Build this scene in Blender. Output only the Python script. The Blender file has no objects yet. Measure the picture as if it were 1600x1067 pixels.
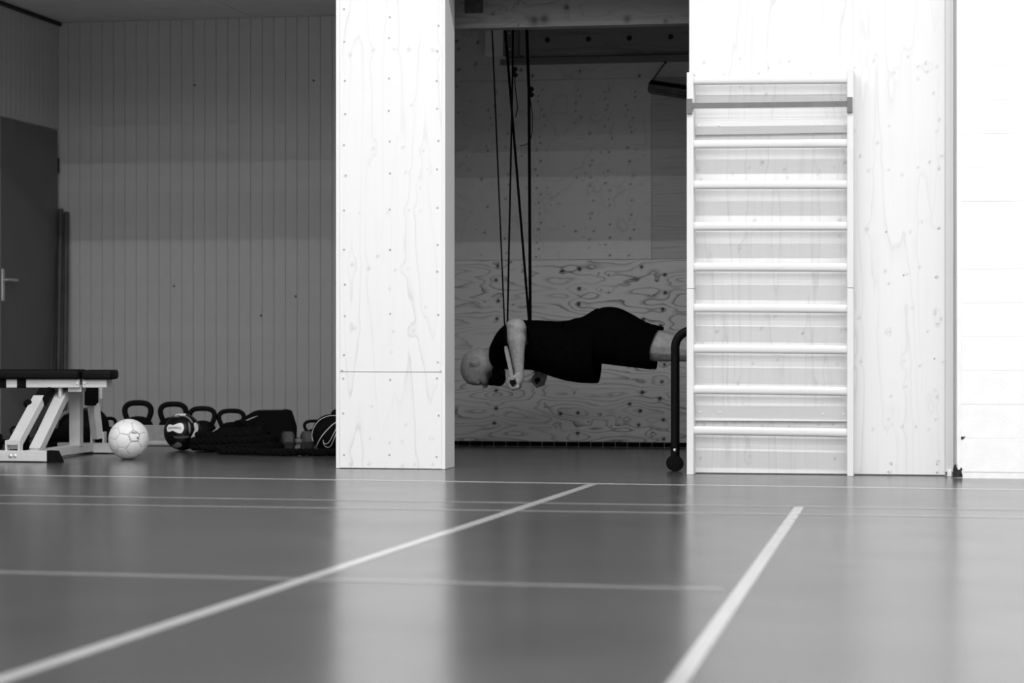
import bpy, bmesh, math, random
import numpy as np
from mathutils import Vector, Matrix, Euler

random.seed(7)
SC = bpy.context.scene
COL = SC.collection
R = math.radians

# ------------------------------------------------------------------ camera
F = 3700.0                      # focal length in pixels of the 1600 px frame
CH = 0.635                      # camera height
YAW = R(10.26)
cd = bpy.data.cameras.new('camera')
cd.sensor_width = 36.0
cd.lens = F * 36.0 / 1600.0
cd.clip_end = 200
cd.dof.use_dof = True
cd.dof.focus_distance = 11.9
cd.dof.aperture_fstop = 2.8
cam = bpy.data.objects.new('camera', cd)
COL.objects.link(cam)
cam.location = (0, 0, CH)
cam.rotation_euler = (R(90), 0, YAW)
SC.camera = cam

# ------------------------------------------------------------------ world / exposure
w = bpy.data.worlds.new('world')
SC.world = w
w.use_nodes = True
w.node_tree.nodes['Background'].inputs[0].default_value = (0.5, 0.5, 0.5, 1)
w.node_tree.nodes['Background'].inputs[1].default_value = 0.0
SC.view_settings.view_transform = 'Standard'
SC.view_settings.look = 'None'
SC.view_settings.exposure = 0.0
SC.view_settings.gamma = 1.0
SC.view_settings.use_curve_mapping = False

LAMP_Z = 5.45
LAMP_ROWS = [8.5, 4.9, 1.3, -2.3, -5.9, -9.5]
LAMP_POWER = 385.0
LAMP_X = (-5.6, 6.0)

# ------------------------------------------------------------------ pixel helpers
cy, sy = math.cos(YAW), math.sin(YAW)


def ray(px, py):
    dx = (px - 800.0) / F
    dz = (533.5 - py) / F
    return Vector((cy * dx - sy, sy * dx + cy, dz))


CAMP = Vector((0, 0, CH))


def onY(px, py, Y):
    d = ray(px, py)
    return CAMP + d * (Y / d.y)


def onZ(px, py, z=0.0):
    d = ray(px, py)
    return CAMP + d * ((z - CH) / d.z)


def onX(px, py, X):
    d = ray(px, py)
    return CAMP + d * (X / d.x)


def XatY(px, Y):
    return onY(px, 533, Y).x


def ZatY(px, py, Y):
    return onY(px, py, Y).z


# ------------------------------------------------------------------ materials
MATS = {}


def nodes(m):
    m.use_nodes = True
    nt = m.node_tree
    return nt, nt.nodes, nt.links, nt.nodes['Principled BSDF']


def g(v):
    return (v, v, v, 1)


def mat(name, v, rough=0.6, spec=0.4, var=0.12, scale=18.0, bump=0.0, metal=0.0, coat=0.0):
    if name in MATS:
        return MATS[name]
    m = bpy.data.materials.new(name)
    nt, N, L, b = nodes(m)
    tc = N.new('ShaderNodeTexCoord')
    nz = N.new('ShaderNodeTexNoise')
    nz.inputs['Scale'].default_value = scale
    nz.inputs['Detail'].default_value = 4
    L.new(tc.outputs['Object'], nz.inputs['Vector'])
    rp = N.new('ShaderNodeValToRGB')
    rp.color_ramp.elements[0].position = 0.3
    rp.color_ramp.elements[1].position = 0.7
    rp.color_ramp.elements[0].color = g(v * (1 - var))
    rp.color_ramp.elements[1].color = g(min(1, v * (1 + var)))
    L.new(nz.outputs['Fac'], rp.inputs['Fac'])
    L.new(rp.outputs['Color'], b.inputs['Base Color'])
    b.inputs['Roughness'].default_value = rough
    b.inputs['Specular IOR Level'].default_value = spec
    b.inputs['Metallic'].default_value = metal
    b.inputs['Coat Weight'].default_value = coat
    if bump:
        bp = N.new('ShaderNodeBump')
        bp.inputs['Strength'].default_value = bump
        bp.inputs['Distance'].default_value = 0.004
        nz2 = N.new('ShaderNodeTexNoise')
        nz2.inputs['Scale'].default_value = scale * 6
        L.new(tc.outputs['Object'], nz2.inputs['Vector'])
        L.new(nz2.outputs['Fac'], bp.inputs['Height'])
        L.new(bp.outputs['Normal'], b.inputs['Normal'])
    MATS[name] = m
    return m


def ply(name, base, dark, sx, sz, rings, contrast, smear=0.3, knot_dark=0.6, grain=0.06, seed=0.0, rough=0.6, ringk=0.9, gx=90.0, gz=2.5, lw=1.0, mmin=0.15):
    """rotary-cut plywood: contour lines of a stretched noise field, knots from mesh attributes"""
    m = bpy.data.materials.new(name)
    nt, N, L, b = nodes(m)

    def math_(op, a, bb=None, c=None):
        n = N.new('ShaderNodeMath')
        n.operation = op
        for i, v in enumerate((a, bb, c)):
            if v is None:
                continue
            if isinstance(v, (int, float)):
                n.inputs[i].default_value = v
            else:
                L.new(v, n.inputs[i])
        return n.outputs[0]

    tc = N.new('ShaderNodeTexCoord')

    def noise(ax, az, detail, off, rough_=0.5):
        mp = N.new('ShaderNodeMapping')
        mp.inputs['Scale'].default_value = (ax, 0.01, az)
        mp.inputs['Location'].default_value = (off, off * 0.37, off * 1.7)
        L.new(tc.outputs['Object'], mp.inputs['Vector'])
        n = N.new('ShaderNodeTexNoise')
        n.inputs['Scale'].default_value = 1.0
        n.inputs['Detail'].default_value = detail
        n.inputs['Roughness'].default_value = rough_
        L.new(mp.outputs['Vector'], n.inputs['Vector'])
        return n.outputs['Fac']

    n1 = noise(sx, sz, 1.5, seed, 0.4)
    n2 = noise(sx * 6, sz * 4, 2, seed + 3.1)
    n3 = noise(sx * 1.3, sz * 1.2, 1, seed + 9.7)
    n4 = noise(gx, gz, 3, seed + 5.2)
    at = N.new('ShaderNodeAttribute')
    at.attribute_name = 'ring'
    ak = N.new('ShaderNodeAttribute')
    ak.attribute_name = 'knot'
    h = math_('MULTIPLY', n1, rings)
    h = math_('MULTIPLY_ADD', n2, rings * 0.06, h)
    h = math_('MULTIPLY_ADD', at.outputs['Fac'], ringk, h)
    f = math_('FRACT', h)
    rp = N.new('ShaderNodeValToRGB')
    cr = rp.color_ramp
    cr.elements[0].position = 0.0
    cr.elements[0].color = g(0.95)
    cr.elements[1].position = 1.0
    cr.elements[1].color = g(0.9)
    for p, v in ((0.055 * lw, 0.55), (0.09 * lw, smear), (0.3, smear * 0.25), (0.42, 0.0), (0.93, 0.0), (0.97, 0.25)):
        e = cr.elements.new(p)
        e.color = g(v)
    L.new(f, rp.inputs['Fac'])
    mr = N.new('ShaderNodeMapRange')
    mr.inputs[1].default_value = 0.35
    mr.inputs[2].default_value = 0.62
    mr.inputs[3].default_value = mmin
    mr.inputs[4].default_value = 1.0
    L.new(n3, mr.inputs[0])
    line = math_('MULTIPLY', rp.outputs['Color'], mr.outputs[0])
    dk = math_('MULTIPLY', line, contrast)
    dk = math_('MULTIPLY_ADD', ak.outputs['Fac'], knot_dark, dk)
    gr = math_('SUBTRACT', n4, 0.5)
    dk = math_('MULTIPLY_ADD', gr, grain * 2, dk)
    cl = N.new('ShaderNodeClamp')
    L.new(dk, cl.inputs[0])
    mx = N.new('ShaderNodeMix')
    mx.data_type = 'RGBA'
    mx.inputs['A'].default_value = g(base)
    mx.inputs['B'].default_value = g(dark)
    L.new(cl.outputs[0], mx.inputs['Factor'])
    L.new(mx.outputs['Result'], b.inputs['Base Color'])
    b.inputs['Roughness'].default_value = rough
    b.inputs['Specular IOR Level'].default_value = 0.3
    MATS[name] = m
    return m


def floor_mat():
    m = bpy.data.materials.new('sports_floor')
    nt, N, L, b = nodes(m)
    tc = N.new('ShaderNodeTexCoord')
    nz = N.new('ShaderNodeTexNoise')
    nz.inputs['Scale'].default_value = 0.9
    nz.inputs['Detail'].default_value = 6
    L.new(tc.outputs['Object'], nz.inputs['Vector'])
    rp = N.new('ShaderNodeValToRGB')
    rp.color_ramp.elements[0].position = 0.3
    rp.color_ramp.elements[1].position = 0.75
    rp.color_ramp.elements[0].color = g(0.045)
    rp.color_ramp.elements[1].color = g(0.065)
    L.new(nz.outputs['Fac'], rp.inputs['Fac'])
    L.new(rp.outputs['Color'], b.inputs['Base Color'])
    n2 = N.new('ShaderNodeTexNoise')
    n2.inputs['Scale'].default_value = 2.2
    n2.inputs['Detail'].default_value = 5
    L.new(tc.outputs['Object'], n2.inputs['Vector'])
    mr = N.new('ShaderNodeMapRange')
    mr.inputs[3].default_value = 0.17
    mr.inputs[4].default_value = 0.25
    L.new(n2.outputs['Fac'], mr.inputs[0])
    L.new(mr.outputs[0], b.inputs['Roughness'])
    n3 = N.new('ShaderNodeTexNoise')
    n3.inputs['Scale'].default_value = 260
    n3.inputs['Detail'].default_value = 2
    L.new(tc.outputs['Object'], n3.inputs['Vector'])
    bp = N.new('ShaderNodeBump')
    bp.inputs['Strength'].default_value = 0.03
    bp.inputs['Distance'].default_value = 0.001
    L.new(n3.outputs['Fac'], bp.inputs['Height'])
    L.new(bp.outputs['Normal'], b.inputs['Normal'])
    b.inputs['Specular IOR Level'].default_value = 0.5
    b.inputs['IOR'].default_value = 1.85
    return m


def emit_mat(name, s):
    m = bpy.data.materials.new(name)
    nt, N, L, b = nodes(m)
    b.inputs['Base Color'].default_value = g(0.9)
    b.inputs['Emission Color'].default_value = (1, 1, 1, 1)
    b.inputs['Emission Strength'].default_value = s
    return m


M_FLOOR = floor_mat()
M_LINE = mat('line_paint', 0.38, 0.32, 0.45, 0.06, 9)
M_LINE_DIM = mat('line_paint_faded', 0.20, 0.32, 0.45, 0.08, 9)
for m_ in (M_LINE, M_LINE_DIM):
    b_ = m_.node_tree.nodes['Principled BSDF']
    b_.inputs['IOR'].default_value = 1.85
    b_.inputs['Roughness'].default_value = 0.19
    b_.inputs['Specular IOR Level'].default_value = 0.5
M_PANEL = mat('painted_boards', 0.55, 0.55, 0.35, 0.05, 5)
M_PANEL_L = mat('painted_boards_side', 0.55, 0.55, 0.35, 0.05, 5)
M_CEIL = mat('ceiling_board', 0.78, 0.75, 0.2, 0.04, 5)
M_GYM = mat('gym_plaster', 0.6, 0.8, 0.2, 0.04, 2)
M_WHITE_BLOCK = mat('white_painted_block', 0.86, 0.6, 0.3, 0.03, 14, bump=0.15)
M_MORTAR = mat('painted_mortar', 0.84, 0.8, 0.2, 0.05, 20)
M_CHIP_SHADE = mat('chip_with_hole_shade', 0.03, 0.9, 0.1, 0.4, 60)  # chipped wall paint; the near-black colour paints in the shade of the holes
M_DOOR = mat('door_paint', 0.15, 0.5, 0.35, 0.05, 4)
M_DARK = mat('dark_trim', 0.02, 0.6, 0.3, 0.2, 20)
M_BLACK = mat('black_rubber', 0.004, 0.85, 0.10, 0.3, 30)
M_BLACKGLOSS = mat('black_gloss', 0.004, 0.32, 0.3, 0.2, 30)
M_VINYL = mat('black_bench_vinyl', 0.004, 0.6, 0.12, 0.3, 30)
M_IRON = mat('black_cast_iron', 0.004, 0.7, 0.14, 0.3, 60, bump=0.2)
M_STEELBLACK = mat('black_powder_coat', 0.003, 0.6, 0.12, 0.2, 50)
M_STEEL = mat('zinc_steel', 0.75, 0.3, 0.5, 0.1, 60, metal=0.8)
M_GREYSTEEL = mat('grey_steel', 0.16, 0.5, 0.4, 0.12, 25)
M_WHITEMETAL = mat('white_powder_coat', 0.60, 0.4, 0.45, 0.05, 12)
M_SCREW = mat('screw_head', 0.42, 0.4, 0.5, 0.2, 80)
M_SCREWDK = mat('screw_recess', 0.10, 0.6, 0.3, 0.3, 80)
M_RAIL = ply('wallbar_wood', 0.72, 0.5, 14, 0.8, 4, 0.25, 0.3, 0.5, 0.10, 2.2)
M_RUNG = ply('rung_wood', 0.70, 0.5, 0.8, 20, 4, 0.2, 0.3, 0.5, 0.05, 4.4)
M_PLY_F = ply('front_plywood', 0.80, 0.28, 5.5, 0.55, 9, 0.30, 0.22, 0.75, 0.05, 1.3, ringk=0.45)
M_PLY_R = ply('front_plywood_right', 0.74, 0.23, 6.5, 0.5, 8, 0.24, 0.3, 0.85, 0.06, 21.3, ringk=0.35)
M_PLY_EDGE = ply('plywood_edge', 0.80, 0.45, 60, 0.3, 6, 0.4, 0.4, 0.5, 0.12, 7.7)
M_PLY_LOW = ply('contour_plywood', 0.76, 0.055, 1.5, 9, 11, 0.95, 0.42, 1.4, 0.05, 5.1, gx=3, gz=90, lw=1.35, mmin=0.3)
M_PLY_UP = ply('pale_plywood', 0.70, 0.08, 2.6, 4.2, 7, 0.26, 0.25, 1.3, 0.08, 33.0, gx=4, gz=70)
M_PLY_FINE = ply('fine_grain_plywood', 0.56, 0.09, 0.7, 26, 9, 0.55, 0.5, 1.0, 0.12, 14.0, gx=2, gz=140)
M_BEAM = ply('old_beam_wood', 0.22, 0.04, 0.9, 12, 6, 0.5, 0.5, 0.9, 0.16, 51.0, gx=3, gz=80)
M_JOIST = ply('joist_wood', 0.26, 0.05, 0.9, 12, 6, 0.5, 0.5, 0.9, 0.16, 57.0, gx=3, gz=80)
M_BLOCKWOOD = ply('pale_block_wood', 0.78, 0.4, 3, 25, 6, 0.3, 0.3, 0.9, 0.12, 61.0)
M_POLE = mat('dark_wood_pole', 0.07, 0.5, 0.4, 0.2, 12)
def skin_mat():
    m = mat('skin', 0.30, 0.55, 0.35, 0.18, 45, bump=0.1)
    nt, N, L, b = nodes(m)
    src = b.inputs['Base Color'].links[0].from_socket
    at = N.new('ShaderNodeAttribute')
    at.attribute_name = 'stubble'
    mx = N.new('ShaderNodeMix')
    mx.data_type = 'RGBA'
    mx.inputs['B'].default_value = g(0.006)
    L.new(at.outputs['Fac'], mx.inputs['Factor'])
    L.new(src, mx.inputs['A'])
    L.new(mx.outputs['Result'], b.inputs['Base Color'])
    return m


M_SKIN = skin_mat()
M_BEARD = mat('dark_beard', 0.004, 0.95, 0.03, 0.4, 150, bump=0.8)
M_SHIRT = mat('black_cotton', 0.0022, 1.0, 0.02, 0.3, 40, bump=0.2)
M_WEB = mat('black_webbing', 0.003, 0.9, 0.05, 0.3, 80)
M_WEBLT = mat('light_webbing', 0.26, 0.7, 0.2, 0.15, 80)
M_BALLW = mat('white_ball_leather', 0.80, 0.42, 0.4, 0.05, 30, bump=0.1)
M_PRINT = mat('grey_print', 0.18, 0.5, 0.3, 0.2, 60)
M_GREYP = mat('grey_vinyl', 0.22, 0.45, 0.4, 0.2, 30)
M_DKGREY = mat('dark_grey_vinyl', 0.07, 0.45, 0.4, 0.2, 30)
M_WHITEP = mat('white_print', 0.85, 0.4, 0.4, 0.05, 30)
M_BOARDGREY = mat('grey_board', 0.30, 0.6, 0.3, 0.1, 30)
M_BOARDLT = mat('pale_board_rail', 0.45, 0.5, 0.3, 0.1, 30)
M_VOID = mat('niche_plaster', 0.30, 0.8, 0.2, 0.05, 5)


# ------------------------------------------------------------------ mesh helpers
def link(name, me, m=None, parent=None, smooth=False):
    o = bpy.data.objects.new(name, me)
    COL.objects.link(o)
    if m is not None:
        if len(me.materials) == 0:
            me.materials.append(m)
    if parent is not None:
        o.parent = parent
        o.matrix_parent_inverse = parent_world(parent).inverted()
    if smooth:
        for p in me.polygons:
            p.use_smooth = True
    return o


def parent_world(p):
    mw = Matrix.LocRotScale(p.location, p.rotation_euler, p.scale)
    if p.parent is not None:
        return parent_world(p.parent) @ p.matrix_parent_inverse @ mw
    return mw


def tag(o, label=None, cat=None, group=None, kind=None):
    if label:
        o['label'] = label
    if cat:
        o['category'] = cat
    if group:
        o['group'] = group
    if kind:
        o['kind'] = kind
    return o


def empty(name, loc=(0, 0, 0)):
    o = bpy.data.objects.new(name, None)
    o.empty_display_size = 0.1
    COL.objects.link(o)
    o.location = loc
    return o


class MB:
    def __init__(self):
        self.bm = bmesh.new()

    def box(self, x0, x1, y0, y1, z0, z1, bevel=0.0, M=None, seg=2):
        b = bmesh.new()
        bmesh.ops.create_cube(b, size=1)
        bmesh.ops.scale(b, vec=(abs(x1 - x0), abs(y1 - y0), abs(z1 - z0)), verts=b.verts)
        bmesh.ops.translate(b, vec=((x0 + x1) / 2, (y0 + y1) / 2, (z0 + z1) / 2), verts=b.verts)
        if bevel:
            bmesh.ops.bevel(b, geom=list(b.edges), offset=bevel, segments=seg, affect='EDGES', profile=0.5)
        if M is not None:
            bmesh.ops.transform(b, matrix=M, verts=b.verts)
        self._add(b)
        return self

    def _add(self, b):
        me = bpy.data.meshes.new('t')
        b.to_mesh(me)
        b.free()
        self.bm.from_mesh(me)
        bpy.data.meshes.remove(me)

    def bar(self, p, q, wx, wy, up=(0, 0, 1), bevel=0.0, roll=0.0):
        """square bar from p to q"""
        p, q = Vector(p), Vector(q)
        d = q - p
        ln = d.length
        d.normalize()
        up = Vector(up)
        s = d.cross(up)
        if s.length < 1e-4:
            s = d.cross(Vector((0, 1, 0)))
        s.normalize()
        u = s.cross(d).normalized()
        M = Matrix((s, d, u)).transposed().to_4x4()
        M.translation = (p + q) / 2
        return self.box(-wx / 2, wx / 2, -ln / 2, ln / 2, -wy / 2, wy / 2, bevel, M)

    def tube(self, pts, rad, sides=12, cap=True, squash=None):
        pts = [Vector(p) for p in pts]
        n = len(pts)
        if not isinstance(rad, (list, tuple)):
            rad = [rad] * n
        rings = []
        prev_u = None
        for i, p in enumerate(pts):
            if i == 0:
                d = pts[1] - pts[0]
            elif i == n - 1:
                d = pts[-1] - pts[-2]
            else:
                d = (pts[i + 1] - p).normalized() + (p - pts[i - 1]).normalized()
            d.normalize()
            if prev_u is None:
                a = Vector((0, 0, 1)) if abs(d.z) < 0.9 else Vector((0, 1, 0))
                u = a - d * a.dot(d)
            else:
                u = prev_u - d * prev_u.dot(d)
            u.normalize()
            prev_u = u
            v = d.cross(u)
            ring = []
            for k in range(sides):
                t = 2 * math.pi * k / sides
                a, bq = math.cos(t), math.sin(t)
                if squash:
                    a *= squash[0]
                    bq *= squash[1]
                ring.append(self.bm.verts.new(p + (u * a + v * bq) * rad[i]))
            rings.append(ring)
        for i in range(n - 1):
            for k in range(sides):
                self.bm.faces.new((rings[i][k], rings[i][(k + 1) % sides], rings[i + 1][(k + 1) % sides], rings[i + 1][k]))
        if cap:
            self.bm.faces.new(list(reversed(rings[0])))
            self.bm.faces.new(rings[-1])
        return self

    def lathe(self, prof, c=(0, 0, 0), sides=24, M=None):
        """profile of (r, z) about the Z axis"""
        c = Vector(c)
        rings = []
        for r, z in prof:
            ring = []
            for k in range(sides):
                t = 2 * math.pi * k / sides
                p = Vector((r * math.cos(t), r * math.sin(t), z))
                if M is not None:
                    p = M @ p
                ring.append(self.bm.verts.new(p + c))
            rings.append(ring)
        for i in range(len(rings) - 1):
            for k in range(sides):
                self.bm.faces.new((rings[i][k], rings[i][(k + 1) % sides], rings[i + 1][(k + 1) % sides], rings[i + 1][k]))
        self.bm.faces.new(list(reversed(rings[0])))
        self.bm.faces.new(rings[-1])
        return self

    def ell(self, c, r, M=None, u=20, v=12):
        b = bmesh.new()
        bmesh.ops.create_uvsphere(b, u_segments=u, v_segments=v, radius=1)
        if not isinstance(r, (tuple, list)):
            r = (r, r, r)
        bmesh.ops.scale(b, vec=r, verts=b.verts)
        if M is not None:
            bmesh.ops.transform(b, matrix=M, verts=b.verts)
        bmesh.ops.translate(b, vec=c, verts=b.verts)
        self._add(b)
        return self

    def cap(self, p, q, r0, r1, n=5):
        """tapered capsule as a chain (for remeshing)"""
        p, q = Vector(p), Vector(q)
        k = max(2, int((q - p).length / (min(r0, r1) * 0.35)) + 1)
        pts = [p.lerp(q, i / k) for i in range(k + 1)]
        rr = [r0 + (r1 - r0) * i / k for i in range(k + 1)]
        self.tube(pts, rr, 12)
        self.ell(p, r0, u=12, v=8)
        self.ell(q, r1, u=12, v=8)
        return self

    def mesh(self, name):
        bmesh.ops.recalc_face_normals(self.bm, faces=self.bm.faces)
        me = bpy.data.meshes.new(name)
        self.bm.to_mesh(me)
        self.bm.free()
        return me

    def build(self, name, m, parent=None, smooth=False):
        me = self.mesh(name)
        o = link(name, me, m, parent, smooth)
        if smooth:
            autosmooth(me)
        return o


def autosmooth(me, ang=R(40)):
    me.polygons.foreach_set('use_smooth', [True] * len(me.polygons))
    bm = bmesh.new()
    bm.from_mesh(me)
    for e in bm.edges:
        if len(e.link_faces) == 2 and e.calc_face_angle(0) > ang:
            e.smooth = False
    bm.to_mesh(me)
    bm.free()


def remesh(mb, name, m, voxel, parent=None, smooth_it=4):
    me = mb.mesh(name + '_src')
    o = bpy.data.objects.new('tmp_body', me)
    COL.objects.link(o)
    md = o.modifiers.new('r', 'REMESH')
    md.mode = 'VOXEL'
    md.voxel_size = voxel
    md2 = o.modifiers.new('s', 'SMOOTH')
    md2.factor = 0.5
    md2.iterations = smooth_it
    dg = bpy.context.evaluated_depsgraph_get()
    me2 = bpy.data.meshes.new_from_object(o.evaluated_get(dg))
    bpy.data.objects.remove(o)
    bpy.data.meshes.remove(me)
    me2.name = name
    me2.polygons.foreach_set('use_smooth', [True] * len(me2.polygons))
    return link(name, me2, m, parent)


def panel(name, x0, x1, z0, z1, y, t, m, parent, knots=(), step=0.009):
    """a sheet facing -Y with a fine front grid that carries knot attributes (metres)"""
    nx = max(2, int((x1 - x0) / step))
    nz = max(2, int((z1 - z0) / step))
    xs = np.linspace(x0, x1, nx + 1)
    zs = np.linspace(z0, z1, nz + 1)
    X, Z = np.meshgrid(xs, zs)
    V = np.stack([X.ravel(), np.full(X.size, y), Z.ravel()], 1)
    kn = np.zeros(X.size)
    rg = np.zeros(X.size)
    for (kx, kz, r, s) in knots:
        d2 = (V[:, 0] - kx) ** 2 + (V[:, 2] - kz) ** 2
        kn = np.maximum(kn, s * np.exp(-d2 / (r * r * 0.8)))
        rg += np.exp(-d2 / (25 * r * r)) * min(1.0, s + 0.2)
    i = np.arange(nx)
    j = np.arange(nz)
    I, J = np.meshgrid(i, j)
    a = (J * (nx + 1) + I).ravel()
    faces = np.stack([a, a + 1, a + nx + 2, a + nx + 1], 1)
    n0 = len(V)
    ext = [(x0, y, z0), (x1, y, z0), (x1, y, z1), (x0, y, z1), (x0, y + t, z0), (x1, y + t, z0), (x1, y + t, z1), (x0, y + t, z1)]
    Vall = V.tolist() + ext
    fl = faces.tolist()
    q = n0
    fl += [[q, q + 4, q + 5, q + 1], [q + 1, q + 5, q + 6, q + 2], [q + 2, q + 6, q + 7, q + 3], [q + 3, q + 7, q + 4, q], [q + 5, q + 4, q + 7, q + 6]]
    me = bpy.data.meshes.new(name)
    me.from_pydata(Vall, [], fl)
    for nm, arr in (('knot', kn), ('ring', rg)):
        at = me.attributes.new(nm, 'FLOAT', 'POINT')
        at.data.foreach_set('value', np.concatenate([arr, np.zeros(8)]).astype(np.float32))
    return link(name, me, m, parent)


def pxknots(lst, Y, ox, oy, sc, strength=0.5, scale=1.0):
    """zoomed crop coordinates -> (X, Z, radius m, strength)"""
    out = []
    for k in lst:
        px, py = ox + k[0] / sc, oy + k[1] / sc
        p = onY(px, py, Y)
        r = (k[2] if len(k) > 2 else 5) / sc * Y / F * 1.02 * scale
        s = k[3] if len(k) > 3 else strength
        out.append((p.x, p.z, max(r, 0.006), s))
    return out


def screws(name, pts, Y, parent, r=0.0045, m=None):
    mb = MB()
    for (px, py) in pts:
        p = onY(px, py, Y)
        Mx = Matrix.Rotation(R(90), 4, 'X')
        mb.lathe([(r, -0.001), (r, 0.0014), (r * 0.7, 0.0022), (r * 0.2, 0.0012)], (p.x, p.y, p.z), 8, Mx)
    o = mb.build(name, m or M_SCREW, parent)
    tag(o, kind='stuff')
    return o


# ------------------------------------------------------------------ planes of the place
YP = 11.50      # pillar front
YR = 11.36      # right plywood wall front
YRAIL = 11.26   # wall bar rail front
YW = 11.20      # white block wall front
YN = 14.10      # plywood back of the niche
YB = 15.20      # boarded back wall of the store
ZH = 2.42       # underside of the header over the niche
ZC = 2.79       # store ceiling
GX0, GX1 = -6.2, 9.5
GY0 = -12.5
GZ = 5.7

XC = XatY(92, YB)               # store corner
XPL, XPR = XatY(525, YP), XatY(690, YP)
XRL = XatY(1077, YR)
XRR = XatY(1490, YR)
XWL = XatY(1495, YW)

# ------------------------------------------------------------------ floor and its lines
floor = MB().box(GX0 - 0.3, GX1 + 0.3, GY0 - 0.3, YB + 0.3, -0.1, 0).build('floor', M_FLOOR)
tag(floor, 'glossy grey sports hall floor with painted lines', kind='structure')


def court_line(a, b, width, m, ea=0.0, eb=0.0, z=0.0012):
    p, q = onZ(*a), onZ(*b)
    d = (q - p).normalized()
    p = p - d * ea
    q = q + d * eb
    s = Vector((-d.y, d.x, 0)) * width / 2
    me = bpy.data.meshes.new('court_line')
    lo = [Vector((v.x, v.y, 0.0)) for v in (p - s, q - s, q + s, p + s)]
    hi = [v + Vector((0, 0, z)) for v in lo]
    me.from_pydata([tuple(v) for v in lo + hi], [], [[4, 5, 6, 7], [0, 1, 5, 4], [1, 2, 6, 5], [2, 3, 7, 6], [3, 0, 4, 7]])
    return link('court_line', me, m, floor)


court_line((0, 741.9), (1600, 765.4), 0.04, M_LINE, 1.2, 6)
court_line((0, 773.6), (1600, 796.8), 0.04, M_LINE_DIM, 2, 6)
court_line((0, 786.4), (1600, 809.0), 0.04, M_LINE_DIM, 2, 6)
court_line((0, 893.5), (1130, 920.5), 0.04, M_LINE_DIM, 2, 0)
court_line((0, 1062), (925, 757), 0.04, M_LINE, 2, 0, 0.0016)
court_line((1058, 1067), (1248.6, 792.6), 0.037, M_LINE, 3, 0, 0.0016)

# ------------------------------------------------------------------ hall shell behind the camera
s = MB()
s.box(GX0 - 0.2, GX1 + 0.2, GY0 - 0.2, GY0, 0, GZ)
tag(s.build('wall_rear', M_GYM), 'plain hall wall behind the viewpoint', kind='structure')
s = MB().box(GX0 - 0.2, GX0, GY0, YP, 0, GZ)
tag(s.build('wall_hall_left', M_GYM), 'plain long hall side wall', kind='structure')
s = MB().box(GX1, GX1 + 0.2, GY0, YP + 0.2, 0, GZ)
tag(s.build('wall_hall_right', M_GYM), 'plain long hall side wall opposite the store', kind='structure')
s = MB().box(GX0 - 0.2, GX1 + 0.2, GY0 - 0.2, YB + 0.2, GZ, GZ + 0.15)
tag(s.build('ceiling_hall', M_GYM), 'high pale hall ceiling', kind='structure')
# header over the openings
s = MB().box(XPL, XRL, YP + 0.01, YP + 0.16, ZH, GZ)
s.box(GX0, XPL, YP + 0.01, YP + 0.16, ZC, GZ)
tag(s.build('wall_header', M_PLY_F), 'pale plywood front above the openings', kind='structure')
s = MB().box(XRL, XRR + 0.02, YR + 0.02, YR + 0.12, 2.6, GZ)
s.box(XRL, XRR + 0.02, YR, YR + 0.02, 2.6, GZ)
tag(s.build('wall_upper_right', M_PLY_R), 'pale plywood high on the front wall', kind='structure')

# lamps of the hall
M_TUBE = emit_mat('lamp_diffuser', 6.0)
for Yl in LAMP_ROWS:
    e = empty('hall_ceiling_light_offscreen', ((LAMP_X[0] + LAMP_X[1]) / 2, Yl, LAMP_Z))
    tag(e, 'long white batten light running across the hall ceiling', 'ceiling light', 'rows of hall ceiling lights')
    hx = (LAMP_X[1] - LAMP_X[0]) / 2
    c = e.location.x
    MB().box(c - hx, c + hx, Yl - 0.09, Yl + 0.09, LAMP_Z + 0.03, GZ, 0.004).build('housing', M_WHITEMETAL, e)
    MB().box(c - hx + 0.02, c + hx - 0.02, Yl - 0.06, Yl + 0.06, LAMP_Z, LAMP_Z + 0.029, 0.004).build('diffuser', M_TUBE, e)
    ld = bpy.data.lights.new('tube_light_offscreen', 'AREA')
    ld.shape = 'RECTANGLE'
    ld.size = 2 * hx - 0.1
    ld.size_y = 0.11
    ld.energy = LAMP_POWER
    lo = bpy.data.objects.new('tube_light_offscreen', ld)
    COL.objects.link(lo)
    lo.location = (c, Yl, LAMP_Z - 0.012)
    lo.parent = e
    lo.matrix_parent_inverse = parent_world(e).inverted()

# ------------------------------------------------------------------ store (left): boarded walls, ceiling, door
XPART = -3.07     # partition between store and niche
wb = MB().box(XC - 0.15, XPART + 0.2, YB + 0.012, YB + 0.2, 0, ZC + 0.3).build('wall_back', M_PANEL)
tag(wb, 'grey wall of narrow vertical tongue-and-groove boards', kind='structure')
x = XatY(107, YB) - 0.0765
BW = (XatY(80 + 1464 / 3.335, YB) - XatY(107, YB)) / 23.0
x = XatY(107, YB) - BW
bmesh_board = MB().box(-BW / 2 + 0.0007, BW / 2 - 0.0007, 0, 0.014, 0, ZC, 0.0022, None, 1).mesh('board')
while x < XPART - 0.03 - BW * 0.5:
    b = link('board', bmesh_board, M_PANEL, wb)
    b.location = (x + BW / 2, YB, 0)
    x += BW

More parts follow.
